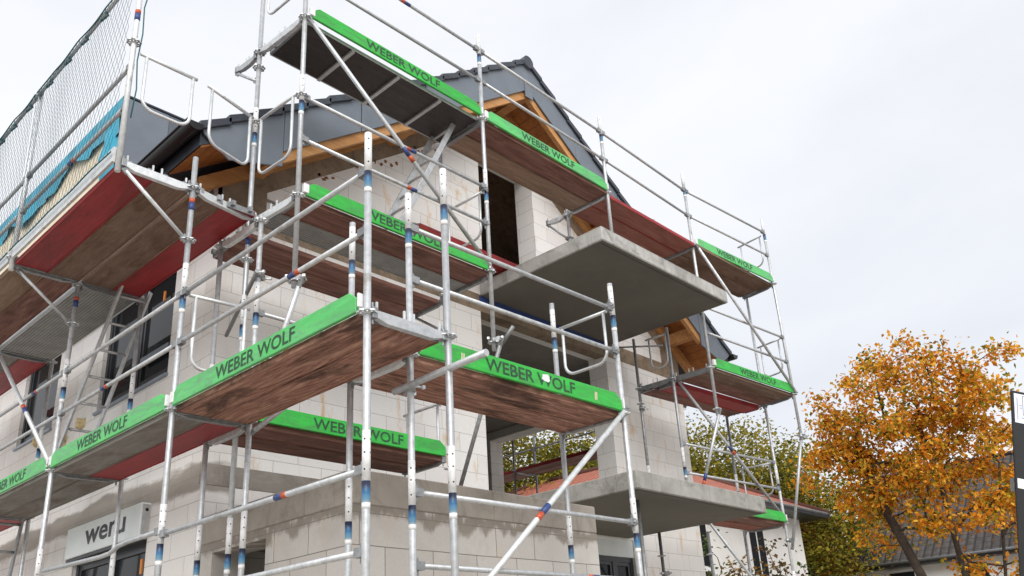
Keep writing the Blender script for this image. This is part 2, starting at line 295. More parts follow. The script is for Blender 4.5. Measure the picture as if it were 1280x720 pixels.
# ------------------------------------------------------------------ mesh builder
class MB:
    def __init__(s): s.v = []; s.f = []; s.sm = []
    def add(s, vs, fs, smooth=False):
        o = len(s.v); s.v += [tuple(p) for p in vs]; s.f += [tuple(i + o for i in q) for q in fs]; s.sm += [smooth] * len(fs); return s
    def box(s, a, b, mtx=None):
        x0, y0, z0 = a; x1, y1, z1 = b
        vs = [V(p) for p in ((x0, y0, z0), (x1, y0, z0), (x1, y1, z0), (x0, y1, z0), (x0, y0, z1), (x1, y0, z1), (x1, y1, z1), (x0, y1, z1))]
        if mtx: vs = [mtx @ p for p in vs]
        return s.add(vs, [(0, 3, 2, 1), (4, 5, 6, 7), (0, 1, 5, 4), (1, 2, 6, 5), (2, 3, 7, 6), (3, 0, 4, 7)])
    def tube(s, pts, r, n=10, cap=True, r1=None):
        pts = [V(p) for p in pts]; o = len(s.v); k = len(pts); prev = None
        for i, p in enumerate(pts):
            d = (pts[min(i + 1, k - 1)] - pts[max(i - 1, 0)]).normalized()
            if prev is None:
                ref = V((0, 0, 1)) if abs(d.z) < .9 else V((1, 0, 0)); u = ref.cross(d).normalized()
            else: u = (prev - d * prev.dot(d)).normalized()
            prev = u; w = d.cross(u)
            rr = r if r1 is None else r + (r1 - r) * i / (k - 1)
            for j in range(n):
                a = 2 * math.pi * j / n; s.v.append(tuple(p + (u * math.cos(a) + w * math.sin(a)) * rr))
        for i in range(k - 1):
            for j in range(n):
                s.f.append((o + i * n + j, o + i * n + (j + 1) % n, o + (i + 1) * n + (j + 1) % n, o + (i + 1) * n + j)); s.sm.append(True)
        if cap:
            s.f.append(tuple(o + j for j in range(n - 1, -1, -1))); s.f.append(tuple(o + (k - 1) * n + j for j in range(n))); s.sm += [False, False]
        return s
    def prism(s, poly, d):   # poly: 3D points, extruded by vector d
        n = len(poly); a = [V(p) for p in poly]; bb = [p + V(d) for p in a]
        return s.add(a + bb, [tuple(range(n - 1, -1, -1)), tuple(range(n, 2 * n))] + [(i, (i + 1) % n, n + (i + 1) % n, n + i) for i in range(n)])
    def build(s, name, mat, parent=None, mtx=None, bevel=0.):
        me = bpy.data.meshes.new(name); me.from_pydata(s.v, [], s.f); me.update()
        me.polygons.foreach_set('use_smooth', s.sm)
        bm = bmesh.new(); bm.from_mesh(me); bmesh.ops.recalc_face_normals(bm, faces=bm.faces)
        if bevel: bmesh.ops.bevel(bm, geom=list(bm.edges), offset=bevel, segments=1, affect='EDGES', clamp_overlap=True)
        bm.to_mesh(me); bm.free()
        o = bpy.data.objects.new(name, me); C.objects.link(o); me.materials.append(mat)
        if mtx is not None: o.matrix_world = mtx
        if parent: o.parent = parent
        return o
def tag(o, label, cat, group=None, kind=None):
    if label: o['label'] = label
    if cat: o['category'] = cat
    if group: o['group'] = group
    if kind: o['kind'] = kind
    return o
def empty(name, label, cat, loc, group=None):
    o = bpy.data.objects.new(name, None); C.objects.link(o); o.location = loc; o.empty_display_size = .1
    return tag(o, label, cat, group)
def inst(src, parent, mtx=None, name=None):
    o = src.copy(); C.objects.link(o); o.parent = parent
    if mtx is not None: o.matrix_basis = mtx
    if name: o.name = name
    return o
def frame(A, B, up=V((0, 0, 1))):
    A = V(A); B = V(B); x = (B - A).normalized()
    if abs(x.dot(up)) > .98: up = V((1, 0, 0))
    y = up.cross(x).normalized(); z = x.cross(y)
    return Matrix(((x.x, y.x, z.x, A.x), (x.y, y.y, z.y, A.y), (x.z, y.z, z.z, A.z), (0, 0, 0, 1))), (B - A).length
def child(mb, name, mat, parent, bevel=0.):   # mesh given in the parent's own space
    return mb.build(name, mat, parent, None, bevel)

# ------------------------------------------------------------------ scaffold kit
RP = .0242
lib = {}
def shared(key, fn):
    if key not in lib: lib[key] = fn()
    return lib[key]
def rosette_mesh():
    mb = MB(); n = 32; r = []
    for j in range(n):
        a = 2 * math.pi * j / n; rad = .061 + .006 * math.cos(8 * a); r.append((rad * math.cos(a), rad * math.sin(a)))
    # ring with eight holes: inner and outer rims joined by spokes
    ri = .047
    top = [(x, y, .005) for x, y in r] + [(ri * math.cos(2 * math.pi * j / n), ri * math.sin(2 * math.pi * j / n), .005) for j in range(n)]
    bot = [(x, y, -.005) for x, y, z in top]
    fs = []
    for j in range(n):
        k = (j + 1) % n
        fs += [(j, k, n + k, n + j), (2 * n + j, 3 * n + j, 3 * n + k, 2 * n + k), (j, 2 * n + j, 2 * n + k, k), (n + j, n + k, 3 * n + k, 3 * n + j)]
    mb.add(top + bot, fs)
    for j in range(8):
        a = 2 * math.pi * (j + .5) / 8; mtx = Matrix.Rotation(a, 4, 'Z'); mb.box((.02, -.008, -.0048), (.050, .008, .0048), mtx)
    mb.tube([(0, 0, -.018), (0, 0, .018)], RP + .003, 16)
    return mb
def add_part(key, fn, mat, name, parent, mtx):
    if key not in lib:
        o = fn().build(name, mat, parent); o.matrix_basis = mtx; lib[key] = o; return o
    return inst(lib[key], parent, mtx, name)
def cyl_mesh(r, h):
    return MB().tube([(0, 0, 0), (0, 0, h)], r, 16)
def sleeve_mesh(h):
    mb = cyl_mesh(RP + .0012, h)
    return mb
def post(x, y, z0, z1, label, ros=(), sl=(), bands=(), heads=(), mat='steel', name='scaffold_post'):
    """standard: root mesh = tube; children rosettes, white sleeves with holes, blue stickers, wedge heads"""
    o = MB().tube([(0, 0, 0), (0, 0, z1 - z0)], RP, 16).build(name, M[mat]); o.location = (x, y, z0)
    tag(o, label, 'scaffold post', 'scaffold posts')
    for z in ros: add_part('ros', rosette_mesh, M['steel'], 'rosette', o, Matrix.Translation((0, 0, z - z0)) @ Matrix.Rotation(random.random() * .4, 4, 'Z'))
    for z in sl:   # z = top of white sleeve
        h = .30
        add_part('sl', lambda: sleeve_mesh(.30), M['sleeve'], 'spigot_sleeve', o, Matrix.Translation((0, 0, z - h - z0)) @ Matrix.Rotation(D2R(-130 + random.uniform(-25, 25)), 4, 'Z'))
        add_part('st', lambda: sleeve_mesh(.125), M['blue'], 'blue_sticker', o, Matrix.Translation((0, 0, z - h - .127 - z0)))
        add_part('sw', lambda: sleeve_mesh(.035), M['white'], 'white_tape', o, Matrix.Translation((0, 0, z - h - .127 - .036 - z0)))
    for z in bands:
        add_part('br', lambda: sleeve_mesh(.040), M['red_tape'], 'red_tape', o, Matrix.Translation((0, 0, z - z0)))
        add_part('bb', lambda: sleeve_mesh(.075), M['blue_tape'], 'blue_tape', o, Matrix.Translation((0, 0, z - .076 - z0)))
    for z, a in heads: add_part('head', head_mesh, M['steel_dark'], 'wedge_head', o, Matrix.Translation((0, 0, z - z0)) @ Matrix.Rotation(D2R(a), 4, 'Z'))
    return o
def head_mesh():
    mb = MB(); mb.box((.018, -.026, -.03), (.062, .026, .03)); mb.box((.03, -.006, -.075), (.05, .006, .065)); mb.tube([(.045, -.05, 0), (.045, .05, 0)], .010, 8)
    mb.tube([(0, 0, -.022), (0, 0, .022)], RP + .004, 14); return mb
def rail_head():
    mb = MB(); mb.box((-.012, -.022, -.028), (.062, .022, .028)); mb.box((.004, -.006, -.062), (.022, .006, .052)); return mb
def rail(A, B, label, r=.0192, band=None, mat='steel', cat='guard rail', name='guard_rail', grp='guard rails', heads=True, trim=.022):
    A = V(A); B = V(B); d = (B - A).normalized()
    m, L = frame(A + d * trim, B - d * trim)
    o = MB().tube([(0, 0, 0), (L, 0, 0)], r, 12).build(name, M[mat], None, m); tag(o, label, cat, grp)
    if heads:
        add_part('rh', rail_head, M['steel_dark'], 'wedge_head', o, Matrix.Identity(4))
        add_part('rh', rail_head, M['steel_dark'], 'wedge_head', o, Matrix.Translation((L, 0, 0)) @ Matrix.Rotation(math.pi, 4, 'Z'))
    if band is not None:
        f = band * L
        child(MB().tube([(f, 0, 0), (f + .055, 0, 0)], r + .0013, 12), 'red_tape', M['red_tape'], o)
        child(MB().tube([(f + .056, 0, 0), (f + .135, 0, 0)], r + .0013, 12), 'blue_tape', M['blue_tape'], o)
    return o
def brace(A, B, label, r=.0235, band=None, mat='steel', name='diagonal_brace', cat='brace'):
    m, L = frame(A, B)
    mb = MB().tube([(.05, 0, 0), (L - .05, 0, 0)], r, 12)
    o = mb.build(name, M[mat], None, m); tag(o, label, cat, 'scaffold braces')
    for s0, s1 in ((0.06, -.04), (L - .06, L + .04)):
        e = MB(); e.box((min(s0, s1), -.010, -.026), (max(s0, s1), .010, .026)); e.tube([(s1 * .7 + s0 * .3, -.03, 0), (s1 * .7 + s0 * .3, .03, 0)], .011, 8)
        child(e, 'brace_end', M['steel_dark'], o, .004)
    if band is not None:
        f = band * L
        child(MB().tube([(f, 0, 0), (f + .075, 0, 0)], r + .0013, 12), 'red_tape', M['red_tape'], o)
        child(MB().tube([(f - .11, 0, 0), (f - .001, 0, 0)], r + .0013, 12), 'blue_tape', M['blue_tape'], o)
    return o
def transom(A, B, label, mat='steel', pins=True):
    m, L = frame(A, B)
    mb = MB(); prof = [(.03, 0, .02), (L - .03, 0, .02), (L - .03, 0, -.025), (L - .14, 0, -.055), (.14, 0, -.055), (.03, 0, -.025)]
    mb.prism([(x, -.022, z) for x, y, z in prof], (0, .044, 0))
    o = mb.build('transom', M[mat], None, m, .003); tag(o, label, 'transom', 'scaffold transoms')
    if pins:
        for f in (.10, .44, .56, .90):
            pn = MB().box((f * L - .007, -.006, .02), (f * L + .007, .006, .085)); child(pn, 'claw_pin', M['steel_pale'], o)
    for x in (.035, L - .035):
        c = MB().box((x - .02, -.03, -.04), (x + .02, .03, .035)); c.box((x - .008, -.006, -.075), (x + .008, .006, .075)); child(c, 'wedge_head', M['steel_dark'], o, .003)
    return o
def plank(A, B, w, label, mat='brown', th=.05, edge=None, name='deck_plank', seams=1, ribs=False):
    """A,B = centre-line ends of the top face"""
    m, L = frame(A, B)
    g = .018
    mb = MB().box((g, -w / 2 + .012, -th + .006), (L - g, w / 2 - .012, 0))
    o = mb.build(name, M[mat], None, m, .003); tag(o, label, 'scaffold plank', 'scaffold deck planks')
    for s in (-1, 1): child(MB().box((g, s * (w / 2 - .006) - .006, -th), (L - g, s * (w / 2 - .006) + .006, .004)), 'edge_rail', M[edge or mat], o, .002)
    for x in (0, L):
        e = MB().box((x - .012 if x else .004, -w / 2 + .02, -th - .004), (x - .004 if x else .03, w / 2 - .02, .003))
        for s in (-.28, .28): e.box((x - .03, s * w - .018, -.035), (x + .03, s * w + .018, .012))
        child(e, 'hook_end', M['steel_dark'], o)
    if ribs:
        for f in (.25, .5, .75):
            c = MB().box((f * L - .02, -w / 2 + .012, -th - .022), (f * L + .02, w / 2 - .012, -th + .004)); child(c, 'cross_bar', M['alu'], o)
    return o
def text_mesh(txt, h, fat):
    key = ('txt', txt, fat)
    if key not in lib:
        cu = bpy.data.curves.new('lettering', 'FONT'); cu.body = txt; cu.size = 1; cu.offset = fat; cu.extrude = .0; cu.resolution_u = 3
        to = bpy.data.objects.new('lettering', cu); C.objects.link(to)
        me = bpy.data.meshes.new_from_object(to.evaluated_get(bpy.context.evaluated_depsgraph_get()))
        bpy.data.objects.remove(to); lib[key] = ([tuple(v.co) for v in me.vertices], [tuple(p.vertices) for p in me.polygons]); bpy.data.meshes.remove(me)
    vs, fs = lib[key]
    x0 = min(v[0] for v in vs); x1 = max(v[0] for v in vs); y0 = min(v[1] for v in vs); y1 = max(v[1] for v in vs)
    s = h / (y1 - y0); return [((v[0] - x0) * s, (v[1] - y0) * s) for v in vs], fs, (x1 - x0) * s
def letter(parent, txt, h, cx, z0, yface, stretch=1.0, mat='letter', name='lettering', width=None, fat=.014):
    vs, fs, w = text_mesh(txt, h, fat)
    if width: stretch = width / w
    mb = MB(); mb.add([((x - w / 2) * stretch + cx, yface, z + z0) for x, z in vs], fs)
    return child(mb, name, M[mat], parent)
def toe_board(A, B, label, txt_at=.5, mat='green', h=.155, th=.028, txt='WEBER WOLF', txth=.103, cutA=True, cutB=True, stretch=1.22, txtmat='letter', lip=True):
    """A->B left to right as read from outside; local -Y faces the viewer"""
    m, L = frame(A, B)
    c = .075; poly = [(0.03, 0, 0), (L - .03, 0, 0)]
    poly += [(L - .03, 0, h - .06), (L - .03 - c, 0, h)] if cutB else [(L - .03, 0, h)]
    poly += [(.03 + c, 0, h), (.03, 0, h - .06)] if cutA else [(.03, 0, h)]
    mb = MB().prism([(x, -th / 2, z) for x, y, z in poly], (0, th, 0))
    o = mb.build('toe_board', M[mat], None, m, .004); tag(o, label, 'toe board', 'green toe boards')
    if txt: letter(o, txt, txth, txt_at * L, (h - txth) / 2, -th / 2 - .0025, stretch, txtmat, 'lettering', 1.05)
    for x in (0, L):
        e = MB().box((x - .012 if x else -.005, -th / 2 - .006, .025), (x + .005 if x else .05, th / 2 + .006, .12)); child(e, 'end_plate', M['white'], o, .004)
    return o
def end_guard(P, Q, ztop, zbot, label, r=.0165, mat='steel_pale'):
    """bent frame between two posts: straight top bar, U-shaped loop hanging under it"""
    P = V((P[0], P[1], ztop)); Q = V((Q[0], Q[1], ztop)); d = (Q - P).normalized(); h = ztop - zbot; L = (Q - P).length
    m, L = frame(P, Q)
    mb = MB().tube([(.03, 0, 0), (L - .03, 0, 0)], r, 10)
    o = mb.build('end_guard', M[mat], None, m); tag(o, label, 'end guard', 'scaffold end guards')
    rr = .11; a0 = .09; a1 = L - .07; pts = [(a0, 0, -.0)]
    for k in range(7):
        t = math.pi / 2 * k / 6; pts.append((a0 + rr - rr * math.cos(t), 0, -h + rr - rr * math.sin(t)))
    for k in range(7):
        t = math.pi / 2 * k / 6; pts.append((a1 - rr + rr * math.sin(t), 0, -h + rr - rr * math.cos(t)))
    pts.append((a1, 0, 0)); child(MB().tube(pts, r * .9, 10), 'bent_loop', M[mat], o)
    return o
def coupler(loc, label, rz=0, tilt=0, tube=None):
    o = empty('tube_coupler', label, 'coupler', loc, 'scaffold couplers'); o.rotation_euler = (tilt, 0, rz)
    child(MB().tube([(0, 0, -.028), (0, 0, .028)], .036, 12), 'clamp_half', M['steel_dark'], o)
    child(MB().tube([(.055, -.03, 0), (.055, .03, 0)], .036, 12), 'clamp_half', M['steel_dark'], o)
    for x in (-.05, .1):
        b_ = MB().tube([(x, .02, 0), (x, -.075, 0)], .009, 8); b_.box((x - .012, -.085, -.012), (x + .012, -.062, .012)); child(b_, 'bolt', M['steel_pale'], o)
    return o

ZL, ZU, ZT = 3.89, 5.95, 8.01
G1, G2 = .58, 1.03       # guard rails above a lift
# ------------------------------------------------------------------ ground
g = MB(); n = 40
pts = [(-400 + 800 * i / n, -400 + 800 * j / n, 0) for j in range(n + 1) for i in range(n + 1)]
g.add(pts, [(j * (n + 1) + i, j * (n + 1) + i + 1, (j + 1) * (n + 1) + i + 1, (j + 1) * (n + 1) + i) for j in range(n) for i in range(n)])
tag(g.build('ground', M['ground']), None, None, None, 'structure')

# ------------------------------------------------------------------ the house
HX, HY, HR, WT = 4.0, 7.8, 13.05, .36
SL = .717; EX, EZ, RX = 3.37, 7.08, 8.53
def rz(x): return EZ + (min(x, 2 * RX - x) - EX) * SL          # top of the roof above x
house = empty('house', 'unrendered pale block house under construction, dark roof tiles and concrete balcony slabs, behind the scaffold', 'house', (0, 0, 0))
def hp(mb, name, mat, parent=None, bevel=0.): return child(mb, name, M[mat], parent or house, bevel)
def wall(axis, p0, p1, u0, u1, z0, z1, holes):
    """box wall between planes p0<p1, with rectangular through holes (u0,u1,z0,z1)"""
    us = sorted({u0, u1, *[h[0] for h in holes], *[h[1] for h in holes]}); zs = sorted({z0, z1, *[h[2] for h in holes], *[h[3] for h in holes]})
    def solid(i, j):
        if not (0 <= i < len(us) - 1 and 0 <= j < len(zs) - 1): return False
        u = (us[i] + us[i + 1]) / 2; z = (zs[j] + zs[j + 1]) / 2
        return not any(h[0] < u < h[1] and h[2] < z < h[3] for h in holes)
    P = (lambda u, p, z: (u, p, z)) if axis == 'y' else (lambda u, p, z: (p, u, z))
    mb = MB()
    for i in range(len(us) - 1):
        for j in range(len(zs) - 1):
            if not solid(i, j): continue
            a, b_, c, d = us[i], us[i + 1], zs[j], zs[j + 1]
            q = [(0, 1, 2, 3)]
            mb.add([P(a, p0, c), P(b_, p0, c), P(b_, p0, d), P(a, p0, d)], q); mb.add([P(a, p1, c), P(b_, p1, c), P(b_, p1, d), P(a, p1, d)], q)
            if not solid(i - 1, j): mb.add([P(a, p0, c), P(a, p1, c), P(a, p1, d), P(a, p0, d)], q)
            if not solid(i + 1, j): mb.add([P(b_, p0, c), P(b_, p1, c), P(b_, p1, d), P(b_, p0, d)], q)
            if not solid(i, j - 1): mb.add([P(a, p0, c), P(b_, p0, c), P(b_, p1, c), P(a, p1, c)], q)
            if not solid(i, j + 1): mb.add([P(a, p0, d), P(b_, p0, d), P(b_, p1, d), P(a, p1, d)], q)
    # weld
    bm = bmesh.new(); me = bpy.data.meshes.new('tmp'); me.from_pydata(mb.v, [], mb.f); bm.from_mesh(me); bmesh.ops.remove_doubles(bm, verts=bm.verts, dist=1e-4)
    bm.verts.index_update(); mb.v = [tuple(v.co) for v in bm.verts]; mb.f = [tuple(v.index for v in f.verts) for f in bm.faces]; mb.sm = [False] * len(mb.f); bm.free(); bpy.data.meshes.remove(me)
    return mb
W1 = (8.72, 10.55, 5.05, 6.50); W2 = (12.0, 13.3, 5.2, 6.50); W3 = (8.82, 10.68, .3, 3.60)
hp(wall('x', HX, HX + WT, HY, 20, 0, 7.05, [W1, W2, W3]), 'left_wall', 'block_left')
LOG = (7.98, 10.85, 3.86, 6.60); GW = (10.12, 11.08, 2.3, 3.62)
hp(wall('y', HY, HY + WT, HX + WT, HR, 0, 7.0, [LOG, GW]), 'gable_wall', 'block')
hp(wall('x', HX, HX + WT - .002, HY, HY + WT + .3, 0, 0.01, []), 'footing', 'block')
RO = (9.15, 12.3, 3.9, 6.45)
hp(wall('x', HR - WT, HR, HY + WT, 20, 0, 7.0, [RO]), 'right_wall', 'block')
ut = lambda x: rz(x) - .45
# attic gable with the door notch
hp(MB().prism([(x, HY, z) for x, z in ((HX, 7.051), (8.07, 7.001), (8.07, 9.36), (9.28, 9.36), (9.28, 7.001), (HR, 7.001), (HR, ut(HR)), (RX, ut(RX)), (HX, ut(HX)))], (0, WT, 0)), 'attic_gable', 'block')
for s in (1, -1):
    X = lambda x: x if s == 1 else 2 * RX - x
    hp(MB().prism([(X(x), HY - .004, z) for x, z in ((HX + (0 if s == 1 else .01), ut(HX) - .0), (RX, ut(RX)), (RX, ut(RX) - .36), (HX + .55, ut(HX + .55) - .36), (HX + .55, 6.84), (HX + (0 if s == 1 else .01), 6.84))], (0, .1, 0)), 'ring_beam', 'ringbeam')
hp(MB().box((HX - .003, HY - .003, 6.58), (HR + .003, HY + .2, 6.838)), 'ring_beam', 'ringbeam')
hp(MB().box((HX - .003, HY + .202, 6.58), (HX + .2, 20, 7.04)), 'ring_beam', 'ringbeam')
hp(MB().box((HX - .002, HY - .006, 3.655), (7.97, HY + .02, 3.868)), 'floor_slab_edge', 'band', None, .004)
# floors, ceilings, inner walls
hp(MB().box((HX + WT + .01, HY + WT, 3.62), (HR - WT - .01, 19.9, 3.84)), 'first_floor', 'inner')
hp(MB().box((HX + WT + .01, HY + WT + .002, 6.62), (HR - WT - .01, 19.9, 6.99)), 'attic_floor', 'inner')
hp(MB().box((HX + WT + .01, 12.4, 3.84), (HR - WT - .01, 12.6, 6.62)), 'partition', 'inner')
hp(MB().box((7.4, HY + WT + .001, 3.841), (7.6, 12.4, 6.619)), 'partition', 'inner')
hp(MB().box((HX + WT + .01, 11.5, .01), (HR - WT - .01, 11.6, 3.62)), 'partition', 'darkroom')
hp(MB().prism([(x, 12.0, z) for x, z in ((4.4, 7.0), (12.6, 7.0), (RX, 9.95))], (0, .1, 0)), 'attic_back_wall', 'inner')
hp(MB().box((HX, 19.9, 0), (HR, 20.2, 7.0)), 'rear_wall', 'block')
hp(MB().prism([(x, 19.9, z) for x, z in ((HX, 7.0), (HR, 7.0), (HR, ut(HR)), (RX, ut(RX)), (HX, ut(HX)))], (0, .3, 0)), 'rear_gable', 'block')
# balcony slabs
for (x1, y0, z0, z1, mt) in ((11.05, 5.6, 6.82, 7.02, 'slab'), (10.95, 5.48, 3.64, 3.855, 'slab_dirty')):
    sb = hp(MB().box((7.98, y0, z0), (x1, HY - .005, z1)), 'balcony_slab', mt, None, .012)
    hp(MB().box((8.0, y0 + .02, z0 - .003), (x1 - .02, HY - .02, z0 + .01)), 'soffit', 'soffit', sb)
    hp(MB().box((8.05, y0 + .07, z0 - .006), (x1 - .05, y0 + .085, z0 + .004)), 'drip_groove', 'gutter', sb)
hp(MB().box((7.96, HY - .012, 6.735), (10.95, HY - .006, 6.812)), 'sealing_tape', 'blue_tape')
# annex
ax = (4.02, 7.05, 5.4, HY - .006)
an = hp(wall('y', 5.4, 5.7, ax[0], ax[1], 0, 3.05, []), 'annex_wall', 'block_annex')
hp(wall('x', ax[0], ax[0] + .3, 5.7, ax[3], 0, 3.05, [(6.6, 7.5, 1.4, 2.96)]), 'annex_wall', 'block_annex')
hp(wall('x', ax[1] - .3, ax[1], 5.7, ax[3], 0, 3.05, []), 'annex_wall', 'block_annex')
hp(MB().box((ax[0] - .006, 5.394, 3.051), (ax[1] + .004, ax[3], 3.325)), 'annex_ring_beam', 'annex_beam', None, .012)
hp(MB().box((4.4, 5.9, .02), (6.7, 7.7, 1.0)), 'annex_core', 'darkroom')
# roof slopes, soffit boards, bargeboards, verge tiles
Y0, Y1 = 7.12, 20.6
for s in (1, -1):
    X = lambda x: x if s == 1 else 2 * RX - x
    sl = MB().prism([(X(x), Y0, z) for x, z in ((EX, EZ - .03), (RX, rz(RX) - .03), (RX, rz(RX) - .36), (EX, EZ - .20))], (0, Y1 - Y0, 0))
    r_ = hp(sl, 'roof_slope', 'tile')
    # boarded underside: tongue-and-groove strips with small gaps
    for k, (ya, yb, mt) in enumerate(((Y0 + .01, HY - .004, 'timber_deep'), (HY + WT + .002, 19.8, 'brown_pale'))):
        sf = MB(); xx = EX + .02; nb = 0
        while xx < RX - .15:
            xe = min(xx + .135, RX - .02)
            zz = lambda x: EZ - .20 + (rz(RX) - .36 - EZ + .20) * (x - EX) / (RX - EX)
            sf.prism([(X(xx), ya, zz(xx) - .002), (X(xe - .006), ya, zz(xe - .006) - .002), (X(xe - .006), ya, zz(xe - .006) - .022), (X(xx), ya, zz(xx) - .022)], (0, yb - ya, 0)); xx = xe
            if k and xx > 100: break
        hp(sf, 'soffit_boards', mt, r_)
    # rafter lying along the gable wall and the fly rafter behind the bargeboard
    for (ya, yb, dz0, dz1, mt) in ((HY - .11, HY - .006, .38, .56, 'timber'), (Y0 + .0, Y0 + .07, .34, .67, 'timber')):
        xs_ = EX + (.3 if ya > 7.5 else .92)
        hp(MB().prism([(X(x), ya, z) for x, z in ((xs_, rz(xs_) - dz0), (RX, rz(RX) - dz0), (RX, rz(RX) - dz1), (xs_, rz(xs_) - dz1))], (0, yb - ya, 0)), 'rafter', mt, r_)
    # purlins showing their ends in the overhang
    for (px_, w_, h_) in ((4.34, .14, .20), (6.35, .14, .22)):
        zt = rz(px_) - .40; hp(MB().box((X(px_) - w_ / 2, Y0 + .08, zt - h_), (X(px_) + w_ / 2, HY + .3 if px_ > 5 else HY - .12, zt)), 'purlin', 'timber', r_, .006)
    # bargeboard in panels with open joints
    cuts = [4.30, 5.35, 6.40, 7.45, RX]
    pn = [[(EX, EZ), (EX + .03, EZ - .06), (3.68, 6.84), (4.298, 7.03), (4.298, rz(4.298))]]
    for a, b_ in zip(cuts, cuts[1:]): pn.append([(a + .006, rz(a + .006)), (a + .006, rz(a) - .52), (b_ - .006 * (b_ < RX), rz(b_) - .52), (b_ - .006 * (b_ < RX), rz(b_))])
    for k, pl in enumerate(pn):
        hp(MB().prism([(X(x), 7.085 + .004 * (k % 2), z - .01) for x, z in pl], (0, .022, 0)), 'bargeboard', 'sheet', r_, .003)
    L = RX - EX; q = math.hypot(1, SL); nt_ = 17; vt = MB()
    for k in range(nt_):
        xa = EX - .05 + (L + .03) * k / nt_; xb = EX - .05 + (L + .03) * (k + 1.12) / nt_
        za, zb = EZ + (xa - EX) * SL, EZ + (xb - EX) * SL
        up = .045 ; t0, t1 = .0, .035
        vt.prism([(X(xa), 7.045, za - .035 + .01), (X(xb), 7.045, zb - .055), (X(xb), 7.045, zb + up - .01), (X(xa), 7.045, za + up + .03)], (0, .30, 0))
    hp(vt, 'verge_tiles', 'tile', r_, .006)
    tl = MB()
    for k in range(nt_):
        xa = EX - .05 + (L + .03) * k / nt_; xb = EX - .05 + (L + .03) * (k + 1.1) / nt_; za, zb = EZ + (xa - EX) * SL, EZ + (xb - EX) * SL
        tl.prism([(X(xa), 7.35, za - .02), (X(xb), 7.35, zb - .04), (X(xb), 7.35, zb + .012), (X(xa), 7.35, za + .05)], (0, Y1 - 7.35, 0))
    hp(tl, 'tile_courses', 'tile', r_)
    gp = [(X(EX - .10 + .085 * math.cos(t)), EZ - .02 + .085 * math.sin(t)) for t in [math.pi + math.pi * i / 10 for i in range(11)]]
    gi = [(X(EX - .10 + .076 * math.cos(t)), EZ - .02 + .076 * math.sin(t)) for t in [2 * math.pi - math.pi * i / 10 for i in range(11)]]
    gu = MB(); ring = gp + gi; nn = len(ring)
    ya, yb = 7.02, 20.6 if s == -1 else 10.5
    gu.add([(x, ya, z) for x, z in ring] + [(x, yb, z) for x, z in ring], [(i, (i + 1) % nn, nn + (i + 1) % nn, nn + i) for i in range(nn)], True)
    gu.prism([(x, ya - .004, z) for x, z in gp], (0, .012, 0))
    go = hp(gu, 'gutter', 'gutter', r_)
    hp(MB().tube([(X(EX - .10 - .085), ya, EZ - .015), (X(EX - .10 - .085), yb, EZ - .015)], .012, 8), 'gutter_bead', 'gutter', go)
hp(MB().box((RX - .08, Y0 + .03, rz(RX) - .66), (RX + .08, HY + .3, rz(RX) - .40)), 'ridge_purlin', 'timber', None, .006)
hp(MB().box((RX - .085, 7.07, rz(RX) - .70), (RX + .085, 7.084, rz(RX) - .44)), 'purlin_cap', 'sheet')
hp(MB().tube([(RX, 7.03, rz(RX) - .03), (RX, 20.6, rz(RX) - .03)], .11, 12), 'ridge_tiles', 'tile')
for x in (6.9, 8.3, 9.6, 10.4):   # rafters glimpsed through the attic door
    s = 1 if x < RX else -1
    hp(MB().prism([(x, 8.3 + (x * 7 % 1) * 1.5, 7.0), (x + .08, 8.3 + (x * 7 % 1) * 1.5, 7.0), (x + .08 + s * .9, 9.6 + (x * 7 % 1), 9.4), (x + s * .9, 9.6 + (x * 7 % 1), 9.4)], (0, .12, 0)), 'roof_truss', 'timber')
# dormer on the left slope
DX, DY, DZ = 3.9, 10.62, 9.78
dm = hp(MB().box((DX + .03, DY, 6.9), (7.2, 17.5, DZ - .06)), 'dormer', 'sheet_dark')
hp(MB().box((DX - .03, DY - .025, DZ - .06), (7.25, 17.6, DZ - .02)), 'dormer_roof', 'tile', dm, .01)
for k in range(4): hp(MB().box((DX + .02 + k * .62, DY - .012, 6.95), (DX + .02 + k * .62 + .612, DY - .001, DZ - .07)), 'cheek_panel', 'sheet_dark' if k % 2 else 'sheet', dm, .003)
def sheet(y0, y1, z0, z1, seed, wav=.10):
    rnd = random.Random(seed); ph = [rnd.uniform(0, 6) for _ in range(6)]; nu = max(8, int((y1 - y0) / .09)); nv = max(4, int((z1 - z0) / .09)); mb = MB(); vs = []
    for j in range(nv + 1):
        for i in range(nu + 1):
            y = y0 + (y1 - y0) * i / nu; lo = z0 + wav * (math.sin(y * 2.1 + ph[0]) + .6 * math.sin(y * 5.3 + ph[1])); z = lo + (z1 - lo) * j / nv
            d = .022 * math.sin(y * 7 + z * 3 + ph[2]) + .018 * math.sin(y * 3 - z * 9 + ph[3]) + .012 * math.sin(y * 15 + z * 6 + ph[4])
            vs.append((DX - .045 + d * min(1, (nv - j) / 2), y, z))
    n_ = len(vs); q = nu + 1; fs = [(j * q + i, j * q + i + 1, (j + 1) * q + i + 1, (j + 1) * q + i) for j in range(nv) for i in range(nu)]
    mb.add(vs, fs, True); mb.add([(x + .004, y, z) for x, y, z in vs], [tuple(reversed(f)) for f in fs], True); return mb
hp(sheet(DY, 17.5, DZ - .52, DZ - .061, 1), 'membrane_strip', 'teal', dm)
hp(sheet(DY, DY + .5, 7.0, DZ - .45, 2, .02), 'membrane_strip', 'teal', dm)
hp(sheet(DY + 1.0, DY + 4.4, 6.95, 8.45, 3, .0), 'membrane_strip', 'teal', dm)
hp(MB().box((DX + .006, DY + .01, 7.0), (DX + .028, 17.5, DZ - .061)), 'sheathing', 'osb', dm)
